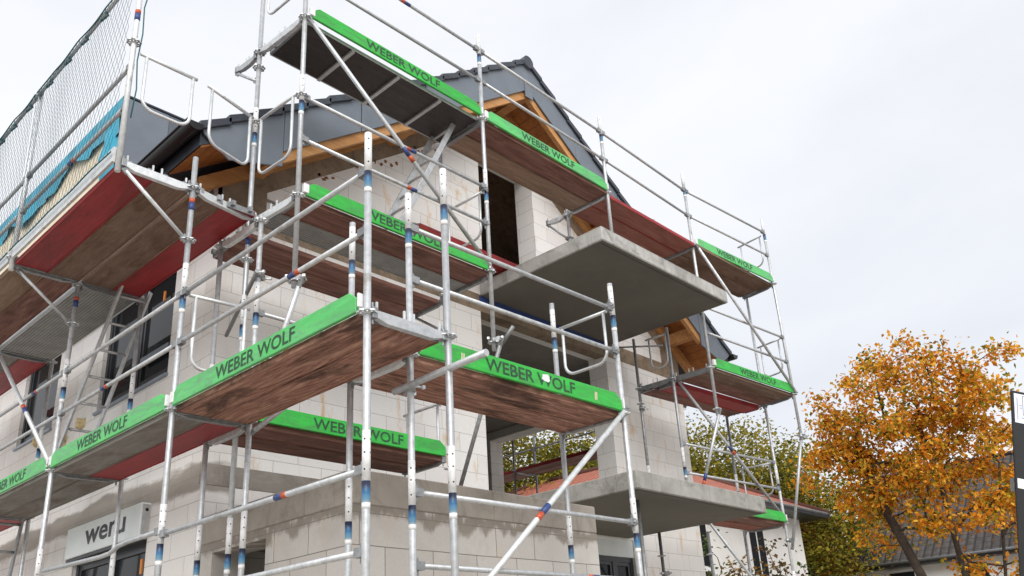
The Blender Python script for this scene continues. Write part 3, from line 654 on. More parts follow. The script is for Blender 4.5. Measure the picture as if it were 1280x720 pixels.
# windows
def window(axis, plane, u0, u1, z0, z1, mull, shutter=0., frame='frame_dark', sill=True, fw=.07, label=None):
    P = (lambda u, d, z: (u, plane + d, z)) if axis == 'y' else (lambda u, d, z: (plane + d, u, z))
    def bx(a, b_, c, d, e, f): p = P(a, c, e); q = P(b_, d, f); return MB().box(tuple(map(min, p, q)), tuple(map(max, p, q)))
    zt = z1 - shutter
    root = hp(bx(u0, u1, .05, .13, zt - fw, zt), 'window', frame); 
    if label: root['label'] = label
    hp(bx(u0, u1, .05, .13, z0, z0 + fw), 'frame', frame, root)
    for u in [u0, u1 - fw] + [m_ - fw / 2 for m_ in mull]: hp(bx(u, u + fw, .049, .131, z0 + .001, zt - .001), 'frame', frame, root)
    us = [u0 + fw] + [x for m_ in mull for x in (m_ - fw / 2, m_ + fw / 2)] + [u1 - fw]
    for a, b_ in zip(us[::2], us[1::2]):
        for c in ((a + .0, a + .055), (b_ - .055, b_)): hp(bx(c[0], c[1], .06, .12, z0 + fw, zt - fw), 'sash', frame, root)
        for c in ((z0 + fw, z0 + fw + .055), (zt - fw - .055, zt - fw)): hp(bx(a + .055, b_ - .055, .061, .119, c[0], c[1]), 'sash', frame, root)
        hp(bx(a + .05, b_ - .05, .085, .095, z0 + fw + .05, zt - fw - .05), 'pane', 'glass', root)
    if sill: hp(bx(u0 - .02, u1 + .02, -.035, .05, z0 - .035, z0 - .003), 'sill', 'frame_grey', root)
    hp(bx(u0, u1, .2, .21, z0, z1), 'dark_room_behind', 'darkroom', root)  # near-black panel close behind the glass, painted as the room's darkness
    return root
w_ = window('x', HX, W1[0], W1[1], W1[2], W1[3], [9.62])
hp(MB().box((HX + .035, 9.05, 6.05), (HX + .049, 9.09, 6.17)), 'maker_sticker', 'sticker_orange', w_)
hp(MB().box((HX + .02, W1[0] + .1, W1[2] + .30), (HX + .048, 9.5, W1[2] + .40)), 'lower_rail', 'frame_grey', w_)
window('x', HX, W2[0], W2[1], W2[2], W2[3], [])
w_ = window('x', HX, W3[0], W3[1], W3[2], 3.30, [9.75], sill=False)
hp(MB().box((HX + .035, 8.96, 2.95), (HX + .049, 9.0, 3.10)), 'maker_sticker', 'sticker_orange', w_)
bxm, bl = frame((HX - .10, W3[1], 3.30), (HX - .10, W3[0] - .02, 3.30))
sbx = MB().box((0, 0, 0), (bl, .2, .345)).build('shutter_box', M['box_white'], house, None, .006); sbx.matrix_basis = bxm
letter(sbx, 'weru', .165, bl * .548, .09, -.003, 1.25, 'black', 'sign_lettering', 1.02, .02)
hp(MB().box((bl - .001, .015, .02), (bl + .004, .185, .325)), 'end_cover', 'alu', sbx)
hp(MB().tube([(bl + .004, .06, .27), (bl + .007, .06, .27)], .018, 10), 'bolt_hole', 'black', sbx)
hp(MB().box((0, .02, -.035), (bl, .06, -.001)), 'bottom_strip', 'frame_dark', sbx)
w_ = window('y', HY, GW[0], GW[1], GW[2], 3.36, [10.6], sill=False)
hp(MB().box((GW[0], HY + .02, 3.362), (GW[1], HY + .2, 3.62)), 'shutter_box', 'box_white', w_)
# foam lumps and rust-coloured scribbles left on the blockwork
for (y, z) in ((10.95, 5.00), (11.45, 4.92), (12.4, 5.1)):
    bm = bmesh.new(); bmesh.ops.create_icosphere(bm, subdivisions=3, radius=.075)
    for v in bm.verts: v.co = v.co * (1 + .35 * math.sin(v.co.x * 61 + y * 9) * math.cos(v.co.y * 53) + .15 * math.sin(v.co.z * 140))
    mb = MB().add([(v.co.x + HX, v.co.y * 1.3 + y, v.co.z * .9 + z) for v in bm.verts], [tuple(v.index for v in f.verts) for f in bm.faces], True); bm.free()
    hp(mb, 'foam_lump', 'foam')
rnd = random.Random(5)
M['rust'] = plain('rust_brown_daub', (.24, .10, .03), .9, 0, .4, 30); M['ochre'] = plain('ochre_foam_run', (.56, .30, .07), .9, 0, .35, 14)
for (x0, z0, n_, sx) in ((5.70, 8.02, 9, .10), (6.55, 8.62, 10, .08), (5.25, 7.62, 4, .06)):   # daubed marks under the verge
    for k in range(n_):
        x = x0 + k * sx + rnd.uniform(-.02, .02); z = z0 + k * sx * .42 + rnd.uniform(-.05, .05)
        p = [(x + rnd.uniform(.01, .045) * math.cos(t), HY - .004, z + rnd.uniform(.01, .035) * math.sin(t)) for t in [2 * math.pi * i / 9 for i in range(9)]]
        hp(MB().prism(p, (0, .003, 0)), 'rust_mark', 'rust')
for (x, zt, ln, w2) in ((4.88, 5.45, .42, .045), (4.55, 5.2, .16, .08)):
    p = [(x + w2 * (rnd.uniform(.6, 1.1) if i < 6 else -rnd.uniform(.6, 1.1)), HY - .004, zt - ln * ((i % 6) / 5 if i < 6 else 1 - (i - 6) / 5) + rnd.uniform(-.01, .01)) for i in range(12)]
    hp(MB().prism(p, (0, .003, 0)), 'foam_run', 'ochre')
# ------------------------------------------------------------------ scaffold: posts
L1, L2 = 1.83, 2.43
XO, XI = 3.045, 3.705
YB = (3.96, 6.48, 8.95, 11.45, 13.95)
S1 = 3.13   # sleeve on the lowest joint
post(XO, YB[0], 0, 5.21, 'tall grey scaffold post at the near end of the large left green board, bare top', [ZL, L1], [5.21, S1])
post(XO, YB[1], 0, 6.27, 'outer scaffold post between the two left green boards, orange and blue tape near its top', [ZU, 5.43, ZL], [5.2, S1], [5.80])
post(XO, YB[2], 0, 6.03, 'outer scaffold post by the leaning ladder under the end of the red-edged upper deck', [5.90, 5.45, ZL], [5.05, S1], [5.72])
post(XO, YB[3], 0, 6.03, 'farthest outer scaffold post at the left edge of the picture', [5.90, 5.45, ZL], [5.05, S1])
post(XI, 3.94, 0, 5.20, 'scaffold post at the inner near corner of the left plank deck, white top', [ZL, L1], [5.2, S1])
post(3.70, 6.42, 0, 5.90, 'scaffold post just left of the corner post at the house corner, with a tube clamp', [5.84, ZL, L1], [5.2, S1])
post(3.72, 8.92, 0, 5.96, 'inner scaffold post standing before the big dark upstairs window', [5.90, ZL], [5.05, S1])
post(3.70, 11.42, 0, 5.96, 'inner scaffold post before the small far upstairs window', [5.90, ZL], [5.05, S1])
post(3.70, 7.15, 0, 5.92, 'thin scaffold post close against the house corner', [5.86, ZL], [4.62, S1])
post(2.39, 6.5, 5.86, 8.35, 'scaffold post at the right end of the netted roof guard', [7.20], [], [7.52], mat='steel_pale')
post(2.38, 8.93, 5.86, 8.03, 'scaffold post in the middle of the netted roof guard', [6.0], mat='steel_pale')
post(2.38, 11.4, 5.86, 8.03, 'scaffold post of the netted roof guard at the left edge of the picture', [6.0], mat='steel_pale')
post(3.80, 5.98, 5.02, 9.32, 'outer scaffold post at the left end of the topmost green board, hanging clear', [ZU, 7.06, ZT, 5.08], [7.3, 9.3])
post(6.30, 5.98, 5.03, 9.27, 'outer scaffold post between the two topmost green boards', [5.97, ZT, 5.12], [7.3, 9.27], heads=[(6.58, 180), (7.03, 180)])
post(8.81, 6.02, 7.03, 9.29, 'outer scaffold post standing on the upper concrete slab at its left corner', [ZT], [9.29])
post(11.14, 6.1, 5.2, 9.38, 'outer scaffold post passing the right end of the upper concrete slab', [ZT, ZU, 5.3], [9.38])
post(13.50, 5.93, 5.17, 9.31, 'outer scaffold post at the far right end of the topmost deck against the sky', [ZT, ZU, 5.25], [9.3])
post(3.75, 6.73, 0, 9.35, 'inner scaffold post at the house corner running from the ground past the gutter end', [ZT, 7.81, 7.12, 6.07, 5.57, ZL, L1], [7.3, 5.2, S1], [5.80])
post(6.30, 6.73, 3.92, 8.75, 'inner scaffold post behind the step ladder near the attic door', [ZT, 7.3, ZU, ZL], [8.7, 5.2])
post(8.81, 6.75, 7.03, 8.75, 'short inner scaffold post with a triangular bracket right of the attic door', [7.97, 7.6], [8.7])
post(11.14, 6.75, 7.03, 8.78, 'inner scaffold post showing above the red-edged top deck', [7.97], [8.75])
post(13.60, 6.52, 0, 8.75, 'far right inner scaffold post running to the ground before the white house', [ZT, ZU, ZL], [8.7, 4.85, S1])
post(11.10, 6.75, 3.86, 6.81, 'scaffold post propped between the two balcony slabs, right of the bare grey post', [ZU], [4.85])
post(11.08, 7.38, 3.86, 6.80, 'thin bare scaffold post close to the right wall pillar between the two balcony slabs', [ZU, 5.7], [4.7], mat='steel_dark')
post(13.55, 7.25, 0, 6.0, 'dark scaffold post behind the right lower deck, nearest the right house corner', [ZU, ZL], [4.85], mat='steel_dark')
post(11.5, 6.75, 0, 3.63, 'scaffold prop under the right end of the lower balcony slab', [3.3], mat='steel_dark')
post(10.9, 7.2, 0, 3.63, 'dark scaffold prop with clamps under the lower balcony slab by the wall', [3.3, 2.9], mat='steel_dark')
post(8.55, 5.9, 0, 3.63, 'slim dark prop under the middle of the lower balcony slab', [], mat='steel_dark')
post(3.74, 4.37, 0, 5.21, 'outer scaffold post at the left front green board end, loose tube clamped on', [ZL, L1], [5.2, S1])
post(3.73, 5.05, 0, 5.24, 'inner scaffold post behind the front left scaffold corner, short bare top', [ZL, L1], [5.2, S1])
post(6.19, 4.32, 0, 5.18, 'outer scaffold post at the right end of the front green board with the long brace', [ZL, L1], [5.15, S1], heads=[(4.94, 180), (4.49, 180), (2.92, 180)])
post(6.18, 5.04, 0, 5.22, 'inner scaffold post behind the right end of the front green board', [ZL, L1], [5.15, S1])
FY = (8.4, 10.0, 12.4, 14.9)
for k, y in enumerate(FY[1:]):
    w_ = ('nearest', 'middle', 'farthest')[k]
    post(13.50, y, 0, 7.1, w_ + ' dark post of the far side scaffold seen through the open storey, house side', [ZU], mat='steel_dark')
    post(14.2, y, 0, 7.1, w_ + ' dark post of the far side scaffold seen through the open storey, tree side', [ZU], mat='steel_dark')

# ------------------------------------------------------------------ transoms
def tr(a, b_, label, **k): return transom(a, b_, label, **k)
tr((XO, 3.95, ZL), (XI, 3.95, ZL), 'grey transom with claw pins at the near end of the left plank deck')
tr((XO, YB[1], ZL), (XI, 6.45, ZL), 'transom under the joint of the first and second left lower decks', mat='steel_dark')
tr((XO, YB[2], ZL), (XI, 8.93, ZL), 'transom under the joint of the second and third left lower decks', mat='steel_dark')
tr((3.70, 6.44, ZL - .02), (3.70, 7.14, ZL - .02), 'short transom with pins at the house corner under the green board deck', mat='steel')
tr((3.70, 6.44, 5.84), (3.70, 7.14, 5.86), 'short pale transom with pins at the house corner under the middle deck', mat='steel_pale')
tr((XO, YB[1], ZU), (3.75, 6.6, ZU), 'pale transom with pins between two posts right of the red upper deck', mat='steel_pale')
tr((2.39, YB[1] + .01, ZU), (XO, YB[1] + .01, ZU), 'pale bracket arm carrying the right end of the netted deck', mat='steel_pale')
tr((2.38, YB[2], ZU), (XO, YB[2], ZU), 'dark bracket arm carrying the middle of the netted deck', mat='steel_dark')
tr((XO, YB[2], ZU - .02), (3.72, YB[2], ZU - .02), 'dark transom above the big upstairs window', mat='steel_dark')
tr((XO, YB[3], ZU - .02), (3.70, YB[3], ZU - .02), 'dark transom at the far end of the ribbed grey deck', mat='steel_dark')
tr((3.8, 5.98, ZU), (3.75, 6.70, ZU), 'transom with pins at the left end of the middle deck', mat='steel_pale')
tr((6.30, 5.98, ZU), (6.30, 6.73, ZU), 'dark transom at the right end of the middle deck', mat='steel_dark')
tr((6.32, 6.75, ZU - .04), (6.32, 7.38, ZU - .04), 'dark bracket arm under the inner planks of the middle deck', mat='steel_dark')
tr((3.8, 5.98, ZT), (3.75, 6.73, ZT), 'transom with pins at the left end of the topmost deck', mat='steel')
tr((3.75, 6.75, ZT - .02), (3.72, 7.15, ZT - .02), 'short bracket arm at the upper left by the roof verge', mat='steel')
tr((6.30, 5.98, ZT), (6.30, 6.73, ZT), 'transom under the joint of the two topmost green boards', mat='steel_dark')
tr((8.81, 6.02, ZT), (8.81, 6.75, ZT), 'transom on top of the post on the upper slab', mat='steel')
tr((8.81, 6.76, ZT - .02), (8.78, 7.14, ZT - .02), 'short triangular bracket arm right of the attic door', mat='steel')
tr((11.14, 6.1, ZT), (11.14, 6.75, ZT), 'transom under the right end of the red-edged top deck', mat='steel_dark')
tr((13.5, 5.93, ZT), (13.6, 6.6, ZT), 'transom at the far right end of the topmost deck', mat='steel_dark')
tr((11.14, 6.1, ZU), (11.10, 6.75, ZU), 'dark transom with pins left of the right middle deck', mat='steel_dark')
tr((11.10, 6.75, ZU), (11.08, 7.38, ZU), 'dark transom reaching to the wall pillar below the upper slab', mat='steel_dark')
tr((13.5, 5.93, ZU), (13.6, 6.52, ZU), 'dark transom at the right end of the right middle deck', mat='steel_dark', pins=False)
tr((13.6, 6.52, ZU), (13.55, 7.25, ZU), 'dark transom under the red plank right of the house corner', mat='steel_dark', pins=False)
tr((13.6, 6.52, ZL), (13.55, 7.25, ZL), 'dark transom at the right end of the lowest right deck', mat='steel_dark', pins=False)
tr((3.74, 4.37, ZL), (3.73, 5.05, ZL), 'pale transom with pins under the left end of the front deck', mat='steel_pale')
tr((6.19, 4.32, ZL), (6.18, 5.04, ZL), 'transom under the right end of the front deck by the long brace', mat='steel')
tr((5.95, 6.42, ZL), (5.97, 7.12, ZL), 'transom under the right end of the deck on the annex side', mat='steel_dark', pins=False)
for k, y in enumerate(FY[1:]):
    tr((13.5, y, ZU), (14.2, y, ZU), ('nearest', 'middle', 'farthest')[k] + ' transom of the far side scaffold seen through the open storey', mat='steel_dark', pins=False)
# bracket struts
def strut(a, b_, label, r=.017, mat='steel'):
    m, L = frame(a, b_); o = MB().tube([(0, 0, 0), (L, 0, 0)], r, 10).build('bracket_strut', M[mat], None, m); tag(o, label, 'bracket strut', 'bracket struts')
    child(MB().box((-.03, -.008, -.025), (.03, .008, .025)), 'strut_plate', M['steel_dark'], o); child(MB().box((L - .04, -.012, -.03), (L + .02, .012, .03)), 'strut_plate', M['steel_dark'], o)
strut((2.45, YB[1], 5.88), (XO - .03, YB[1], 5.43), 'pale strut under the bracket at the right end of the netted deck', mat='steel_pale')
strut((2.47, YB[2], 5.88), (XO - .03, YB[2], 5.45), 'grey strut under the bracket in the middle of the netted deck')
strut((2.47, YB[3], 5.88), (XO - .03, YB[3], 5.45), 'grey strut under the bracket at the left picture edge')
strut((3.72, 7.12, 7.95), (3.75, 6.76, 7.66), 'small strut under the bracket at the upper left by the verge')
strut((8.78, 7.10, 7.95), (8.81, 6.78, 7.6), 'small strut under the bracket right of the attic door')
strut((6.32, 7.3, 5.87), (6.31, 6.76, 5.5), 'strut under the inner planks of the middle deck', mat='steel_dark')

# ------------------------------------------------------------------ decks
TP = .02
def pk(a, b_, w, label, mat, z, **k): return plank((a[0], a[1], z + TP), (b_[0], b_[1], z + TP), w, label, mat, **k)
pk((3.205, 6.45), (3.205, 3.99), .32, 'rough brown outer plank of the near left lower deck, behind its green board', 'brown_rough', ZL)
pk((3.53, 6.45), (3.53, 3.99), .32, 'rough brown inner plank of the near left lower deck', 'brown_rough', ZL)
M['greyply'] = mat_wood('grey_weathered_plywood', (.17, .155, .14), (.23, .215, .20), (.29, .27, .25), (.12, .07, .04), .5, stretch=1.5)
pk((3.21, 8.92), (3.21, 6.51), .33, 'grey weathered plank with a brown stain in the second left lower deck', 'greyply', ZL)
pk((3.54, 8.92), (3.54, 6.51), .31, 'red inner plank of the second left lower deck', 'red', ZL)
pk((3.21, 11.42), (3.21, 8.98), .33, 'grey outer plank of the third left lower deck above the shop-style box', 'greyply', ZL)
pk((3.54, 11.42), (3.54, 8.98), .31, 'grey inner plank of the third left lower deck', 'greyply', ZL)
pk((3.21, 13.9), (3.21, 11.48), .33, 'grey plank of the farthest left lower deck at the picture edge', 'greyply', ZL)
pk((3.54, 13.9), (3.54, 11.48), .31, 'red plank of the farthest left lower deck', 'red', ZL)
pk((2.56, 8.92), (2.56, 6.50), .31, 'red outer plank of the netted upper left deck', 'red', ZU)
pk((2.875, 8.92), (2.875, 6.50), .31, 'brown plank beside the red outer plank of the netted deck', 'brown_ply', ZU)
pk((3.215, 8.92), (3.215, 6.50), .31, 'brown plank on the house side of the pale seam of the netted deck', 'brown_ply', ZU, edge='brown_pale')
pk((3.53, 8.92), (3.53, 6.50), .31, 'bright red inner plank of the upper left deck above the big window', 'red', ZU)
pk((2.56, 11.4), (2.56, 8.97), .31, 'brown outer plank of the far netted deck', 'brown_pale', ZU)
pk((2.875, 11.4), (2.875, 8.97), .31, 'brown inner plank of the far netted deck', 'brown', ZU)
pk((3.375, 11.4), (3.375, 8.97), .62, 'wide ribbed grey metal deck with pale edge above the ladder', 'ribbed', ZU, edge='steel_pale', th=.07)
pk((2.56, 13.9), (2.56, 11.47), .31, 'brown outer plank of the netted deck at the left picture edge', 'brown', ZU)
pk((2.875, 13.9), (2.875, 11.47), .31, 'brown inner plank of the netted deck at the left picture edge', 'brown', ZU)
pk((3.215, 13.9), (3.215, 11.47), .31, 'grey plank beyond the ribbed metal deck', 'greyply', ZU)
pk((3.53, 13.9), (3.53, 11.47), .31, 'red plank beyond the ribbed metal deck at the left picture edge', 'red', ZU)
pk((3.82, 6.15), (6.28, 6.15), .32, 'dark red-brown outer plank of the middle deck under its green board', 'brown', ZU)
pk((3.82, 6.48), (6.28, 6.48), .32, 'ribbed grey metal plank in the middle deck', 'ribbed', ZU)
pk((3.74, 6.96), (6.28, 6.96), .31, 'brown inner plank of the middle deck beside the ribbed metal plank', 'brown', ZU - .06)
pk((3.74, 7.27), (6.28, 7.27), .30, 'brown plank of the middle deck closest to the gable wall', 'brown', ZU - .06)
pk((3.82, 6.35), (6.28, 6.35), .66, 'wide dark hatch deck with metal cross bars under the topmost left green board', 'phenolic', ZT, edge='alu', th=.035, ribs=True)
pk((6.32, 6.16), (8.79, 6.16), .32, 'dark brown outer plank of the second topmost deck', 'brown', ZT)
pk((6.32, 6.49), (8.79, 6.49), .32, 'pale brown inner plank of the second topmost deck', 'brown_pale', ZT)
p_ = pk((8.83, 6.20), (11.12, 6.20), .32, 'red-brown outer plank of the top deck over the upper slab, with red edge', 'redbrown', ZT, edge='red')
pk((8.83, 6.53), (11.12, 6.53), .32, 'red-brown inner plank of the top deck over the upper slab', 'redbrown', ZT, edge='redbrown')
pk((11.16, 6.19), (13.5, 6.13), .32, 'brown outer plank of the farthest topmost deck', 'brown_ply', ZT)
pk((11.16, 6.52), (13.5, 6.46), .32, 'brown inner plank of the farthest topmost deck', 'brown_ply', ZT)
pk((11.16, 6.25), (13.5, 6.10), .30, 'brown outer plank of the right middle deck with its green board', 'brown_ply', ZU)
pk((11.14, 6.56), (13.52, 6.41), .30, 'brown inner plank of the right middle deck', 'brown', ZU)
pk((11.12, 6.92), (13.52, 6.74), .31, 'red plank beyond the gap of the right middle deck', 'red', ZU - .04, edge='red', th=.075)
pk((11.10, 7.24), (13.52, 7.06), .31, 'dark brown plank of the right middle deck next to the house corner', 'brown', ZU - .04)
pk((11.3, 6.72), (13.55, 6.66), .31, 'brown outer plank of the lowest right deck behind the lower slab', 'brown', ZL)
pk((11.3, 7.04), (13.55, 6.98), .31, 'brown inner plank of the lowest right deck behind the lower slab', 'redbrown', ZL)
pk((3.76, 4.545), (6.17, 4.50), .33, 'rough brown outer plank of the front deck under the most readable green board', 'brown_rough', ZL)
pk((3.76, 4.88), (6.17, 4.84), .33, 'rough brown inner plank of the front deck', 'brown_rough', ZL)
pk((3.72, 6.60), (5.95, 6.60), .32, 'brown outer plank of the deck between the annex roof and the gable wall', 'brown', ZL)
pk((3.72, 6.93), (5.95, 6.93), .32, 'brown inner plank of the deck between the annex roof and the gable wall', 'brown', ZL)
pk((6.34, 7.36), (8.3, 7.36), .30, 'bright red plank lying below the attic door', 'red', 7.12, edge='red', th=.075)
for k in range(3):
    a, b_ = (FY[k + 1], FY[k]) ; nm = ('nearest', 'middle', 'farthest')[k]
    pk((13.68, a - .03), (13.68, b_ + .03), .32, nm + ' red-edged plank of the far side scaffold seen through the open storey', 'brown', ZU, edge='red', th=.07)
    pk((14.02, a - .03), (14.02, b_ + .03), .32, nm + ' brown plank of the far side scaffold on the tree side', 'brown', ZU)
    for z, h_ in ((ZU + G1, 'lower'), (ZU + G2, 'upper')):
        rail((14.2, b_, z), (14.2, a, z), nm + ' ' + h_ + ' rail of the far side scaffold before the yellow trees', mat='steel_dark')

# ------------------------------------------------------------------ toe boards
ZB = .012
def tb(a, b_, z, lab, **k): return toe_board((a[0], a[1], z + ZB), (b_[0], b_[1], z + ZB), lab, **k)
XB = XO - .03
tb((XB, 6.44), (XB, 3.99), ZL, 'large green lettered toe board on the near left lower deck, clean upper-case lettering', txt_at=.50, mat='green_faded')
tb((XB, 8.93), (XB, 6.52), ZL, 'light green lettered toe board on the left lower deck below the big dark window', txt_at=.49, mat='green_faded')
tb((XB, 11.42), (XB, 8.98), ZL, 'green lettered toe board cut off at the left picture edge', txt_at=.55, mat='green_faded')
tb((3.84, 5.95), (6.27, 5.95), ZT, 'topmost green lettered toe board against the sky, leftmost of the top row', txt_at=.50)
tb((6.33, 5.965), (8.78, 5.985), ZT, 'pale green lettered toe board under the gable peak, second of the top row', txt_at=.48, mat='green_faded')
tb((11.17, 6.06), (13.48, 5.91), ZT, 'small green lettered toe board at the far right of the top row', txt_at=.48, mat='green_faded')
tb((3.84, 5.95), (6.26, 5.95), ZU, 'green lettered toe board of the middle deck, half hidden by posts, below the white gable', txt_at=.50)
tb((11.17, 6.06), (13.48, 5.91), ZU, 'green lettered toe board on the right middle deck below the roof overhang', txt_at=.53, mat='green')
tb((3.77, 4.345), (6.17, 4.30), ZL, 'front green lettered toe board with a torn white sticker, under the upper slab', txt_at=.50)
tb((3.72, 6.40), (5.96, 6.40), ZL, 'deep green lettered toe board on the deck above the annex wall', txt_at=.50)
tb((11.3, 6.50), (13.55, 6.46), ZL, 'green toe board mostly hidden behind the end of the lower slab', txt=None)

# ------------------------------------------------------------------ guard rails
def rr(a, b_, lab, **k): return rail(a, b_, lab, **k)
rr((XO, 3.96, ZL + G1), (XO, YB[1], ZL + G1), 'lower guard rail above the large near left green board', band=.30)
rr((XO, 3.96, ZL + G2), (XO, YB[1], ZL + G2), 'upper guard rail above the large near left green board')
rr((XO, YB[1], ZL + G1), (XO, YB[2], ZL + G1), 'lower guard rail across the big dark upstairs window', band=.55)
rr((XO, YB[1], ZL + G2), (XO, YB[2], ZL + G2), 'upper guard rail across the big dark upstairs window')
rr((XO, YB[2], ZL + G1), (XO, YB[3], ZL + G1), 'lower guard rail left of the leaning ladder')
rr((XO, YB[2], ZL + G2), (XO, YB[3], ZL + G2), 'upper guard rail left of the leaning ladder', band=.3)
rr((XO, 3.96, 2.90), (XO, YB[1], 2.90), 'rail with blue and red tape low in front of the annex side wall', band=.32)
rr((XO, 3.96, 2.43), (XO, YB[1], 2.43), 'lowest rail in front of the annex side wall at the picture bottom')
o = MB().tube([(0, 0, 0), (0, .55, .0), (0, .72, -.01), (0, .88, -.05), (0, 1.05, -.055), (0, 2.3, -.02)], .0192, 12).build('bent_rail', M['steel'], None, Matrix.Translation((XO, 6.50, 2.93))); tag(o, 'bent grey rail crossing below the white lettered box', 'guard rail', 'guard rails')
add_part('rh', rail_head, M['steel_dark'], 'wedge_head', o, Matrix.Rotation(math.pi / 2, 4, 'Z'))
for k, (z, w_) in enumerate(((ZU + G1, 'lower'), (ZU + G2 - .02, 'middle'))):
    rr((2.40, 6.5, z), (2.39, 8.93, z), w_ + ' rail behind the near panel of the netted roof guard', band=.45 if k == 0 else None)
    rr((2.39, 8.93, z), (2.38, 11.4, z), w_ + ' rail behind the far panel of the netted roof guard')
rr((2.36, 6.5, 8.0), (2.36, 8.93, 8.0), 'top rail carrying the near panel of the roof guard net')
rr((2.36, 8.93, 8.0), (2.36, 11.4, 8.0), 'top rail carrying the far panel of the roof guard net')
o = MB().box((2.355, 6.55, ZU + .02), (2.38, 8.88, ZU + .165)).build('toe_board', M['steel_pale']); tag(o, 'pale metal toe board under the near panel of the net', 'toe board', 'metal toe boards')
o = MB().box((2.355, 8.98, ZU + .02), (2.38, 11.35, ZU + .165)).build('toe_board', M['steel_pale']); tag(o, 'pale metal toe board under the far panel of the net', 'toe board', 'metal toe boards')
TOPX = ((3.80, 5.98), (6.30, 5.98), (8.81, 6.02), (11.14, 6.1), (13.5, 5.93))
nmx = ('leftmost', 'second', 'third', 'rightmost')
for k in range(4):
    for z, w_ in ((ZT + .56, 'lower'), (ZT + G2, 'upper')):
        a, b_ = TOPX[k], TOPX[k + 1]; rr((a[0], a[1], z), (b_[0], b_[1], z), '%s guard rail against the sky, %s bay of the top deck' % (w_, nmx[k]), band=.5 if (k == 0 and w_ == 'upper') else None)
for z, w_ in ((ZU + G1 + .05, 'lower'), (ZU + G2 + .08, 'upper')):
    rr((3.80, 5.98, z), (6.30, 5.98, z), w_ + ' guard rail with tape above the middle deck before the white gable', band=.52)
rr((3.74, 4.37, 4.49), (6.19, 4.32, 4.49), 'lower guard rail above the front green board')
rr((3.74, 4.37, 4.92), (6.19, 4.32, 4.92), 'upper guard rail above the front green board')
rr((3.74, 4.37, 2.92), (6.19, 4.32, 2.92), 'rail across the middle of the annex front wall')
rr((3.74, 4.37, 2.44), (6.19, 4.32, 2.44), 'lowest rail across the annex front wall', band=.72)
rr((3.70, 6.44, ZL + .62), (5.95, 6.44, ZL + .62), 'lower guard rail above the deep green board at the annex')
rr((3.70, 6.44, ZL + G2), (5.95, 6.44, ZL + G2), 'upper guard rail above the deep green board, mostly hidden')
rr((11.14, 6.1, ZU + G2), (13.5, 5.93, ZU + G2), 'upper guard rail of the right middle deck', band=None)
rr((11.14, 6.1, ZU + G1), (13.5, 5.93, ZU + G1), 'lower guard rail of the right middle deck')
rr((11.10, 6.75, ZL + G2), (13.6, 6.52, ZL + G2), 'upper guard rail above the lower slab before the yellow trees')
rr((11.10, 6.75, ZL + G1), (13.6, 6.52, ZL + G1), 'lower guard rail above the lower slab before the yellow trees')

# ------------------------------------------------------------------ braces, rakers, loose tubes
brace((3.84, 5.95, 7.99), (6.30, 5.95, 5.99), 'long diagonal brace with orange and blue tape before the white gable', band=.52)
brace((6.20, 4.29, 3.93), (3.74, 4.33, 1.83), 'long pale diagonal brace in front of the annex, orange and blue tape', band=.50, mat='steel_pale')
brace((11.15, 6.03, 8.0), (13.5, 5.88, 5.98), 'diagonal brace at the upper right below the last top green board')
brace((11.12, 6.72, 5.98), (13.58, 6.48, 3.93), 'diagonal brace at the right over the end of the lower slab', band=.5)
brace((11.5, 6.72, 3.80), (13.58, 6.48, 1.9), 'lowest diagonal brace at the right before the white house')
brace((XO - .03, YB[2], 3.95), (XO - .03, 11.45, 6.0), 'pale diagonal brace at the left picture edge', band=.4, mat='steel_pale')
brace((6.29, 5.86, 5.10), (6.29, 6.62, 3.55), 'short raking tube under the middle deck right end', mat='steel_dark', cat='raking tube')
brace((3.80, 5.88, 5.05), (3.77, 6.35, 4.15), 'short raking tube under the hanging post at the house corner', mat='steel', cat='raking tube')
brace((3.72, 5.62, 3.96), (3.72, 6.40, 3.80), 'short sloping tube behind the near left deck at the annex corner', mat='steel', cat='raking tube')
brace((11.14, 6.06, 5.26), (11.1, 6.55, 4.05), 'short raking tube with orange and blue tape over the lower slab', mat='steel', band=.8, cat='raking tube')
brace((13.5, 5.93, 5.22), (13.6, 6.46, 3.5), 'raking tube carrying the hanging post at the far right', mat='steel', cat='raking tube')
def loose(pts, lab, r=.0242, mat='steel', cat='loose tube'):
    o = MB().tube(pts, r, 14).build('scaffold_tube', M[mat]); tag(o, lab, cat); return o
loose([(3.70, 4.50, 3.645), (3.70, 3.58, 3.665)], 'short loose tube clamped across the post under the front green board')
loose([(3.62, 6.30, 5.25), (4.06, 7.6, 5.15)], 'wall tie tube clamped to the corner post', .02, 'steel_dark', 'wall tie')
loose([(3.70, 8.90, 4.28), (3.78, 8.2, 4.22)], 'stub of tube lying on the second left deck', .028, 'steel', 'loose tube')
loose([(6.34, 5.95, 5.06), (6.34, 5.72, 5.24)], 'stub of tube in the clamp at the foot of the hanging post', .022, 'steel_dark')
loose([(11.25, 6.95, 6.60), (10.95, 7.7, 6.72)], 'wall tie hook at the top of the right wall pillar', .014, 'steel_dark', 'wall tie')
coupler((3.70, 6.42, 5.28), 'dark tube clamp with bolts on the corner posts', .6)
coupler((3.74, 4.37, 3.645), 'tube clamp holding the loose tube under the front green board', 1.3)
coupler((6.30, 5.98, 5.15), 'tube clamp at the foot of the hanging post above the front deck', -.9)
coupler((13.5, 5.93, 5.22), 'tube clamp at the foot of the hanging post at the far right', -.6)
coupler((11.08, 7.38, 5.62), 'tube clamp on the bare grey post by the right pillar', .3)
coupler((10.9, 7.2, 3.05), 'tube clamp under the lower slab', -.6)
coupler((3.80, 5.98, 5.10), 'tube clamp at the foot of the hanging post at the house corner', -.8)
coupler((13.6, 6.52, 3.62), 'tube clamp low on the far right post before the white house', -.6)
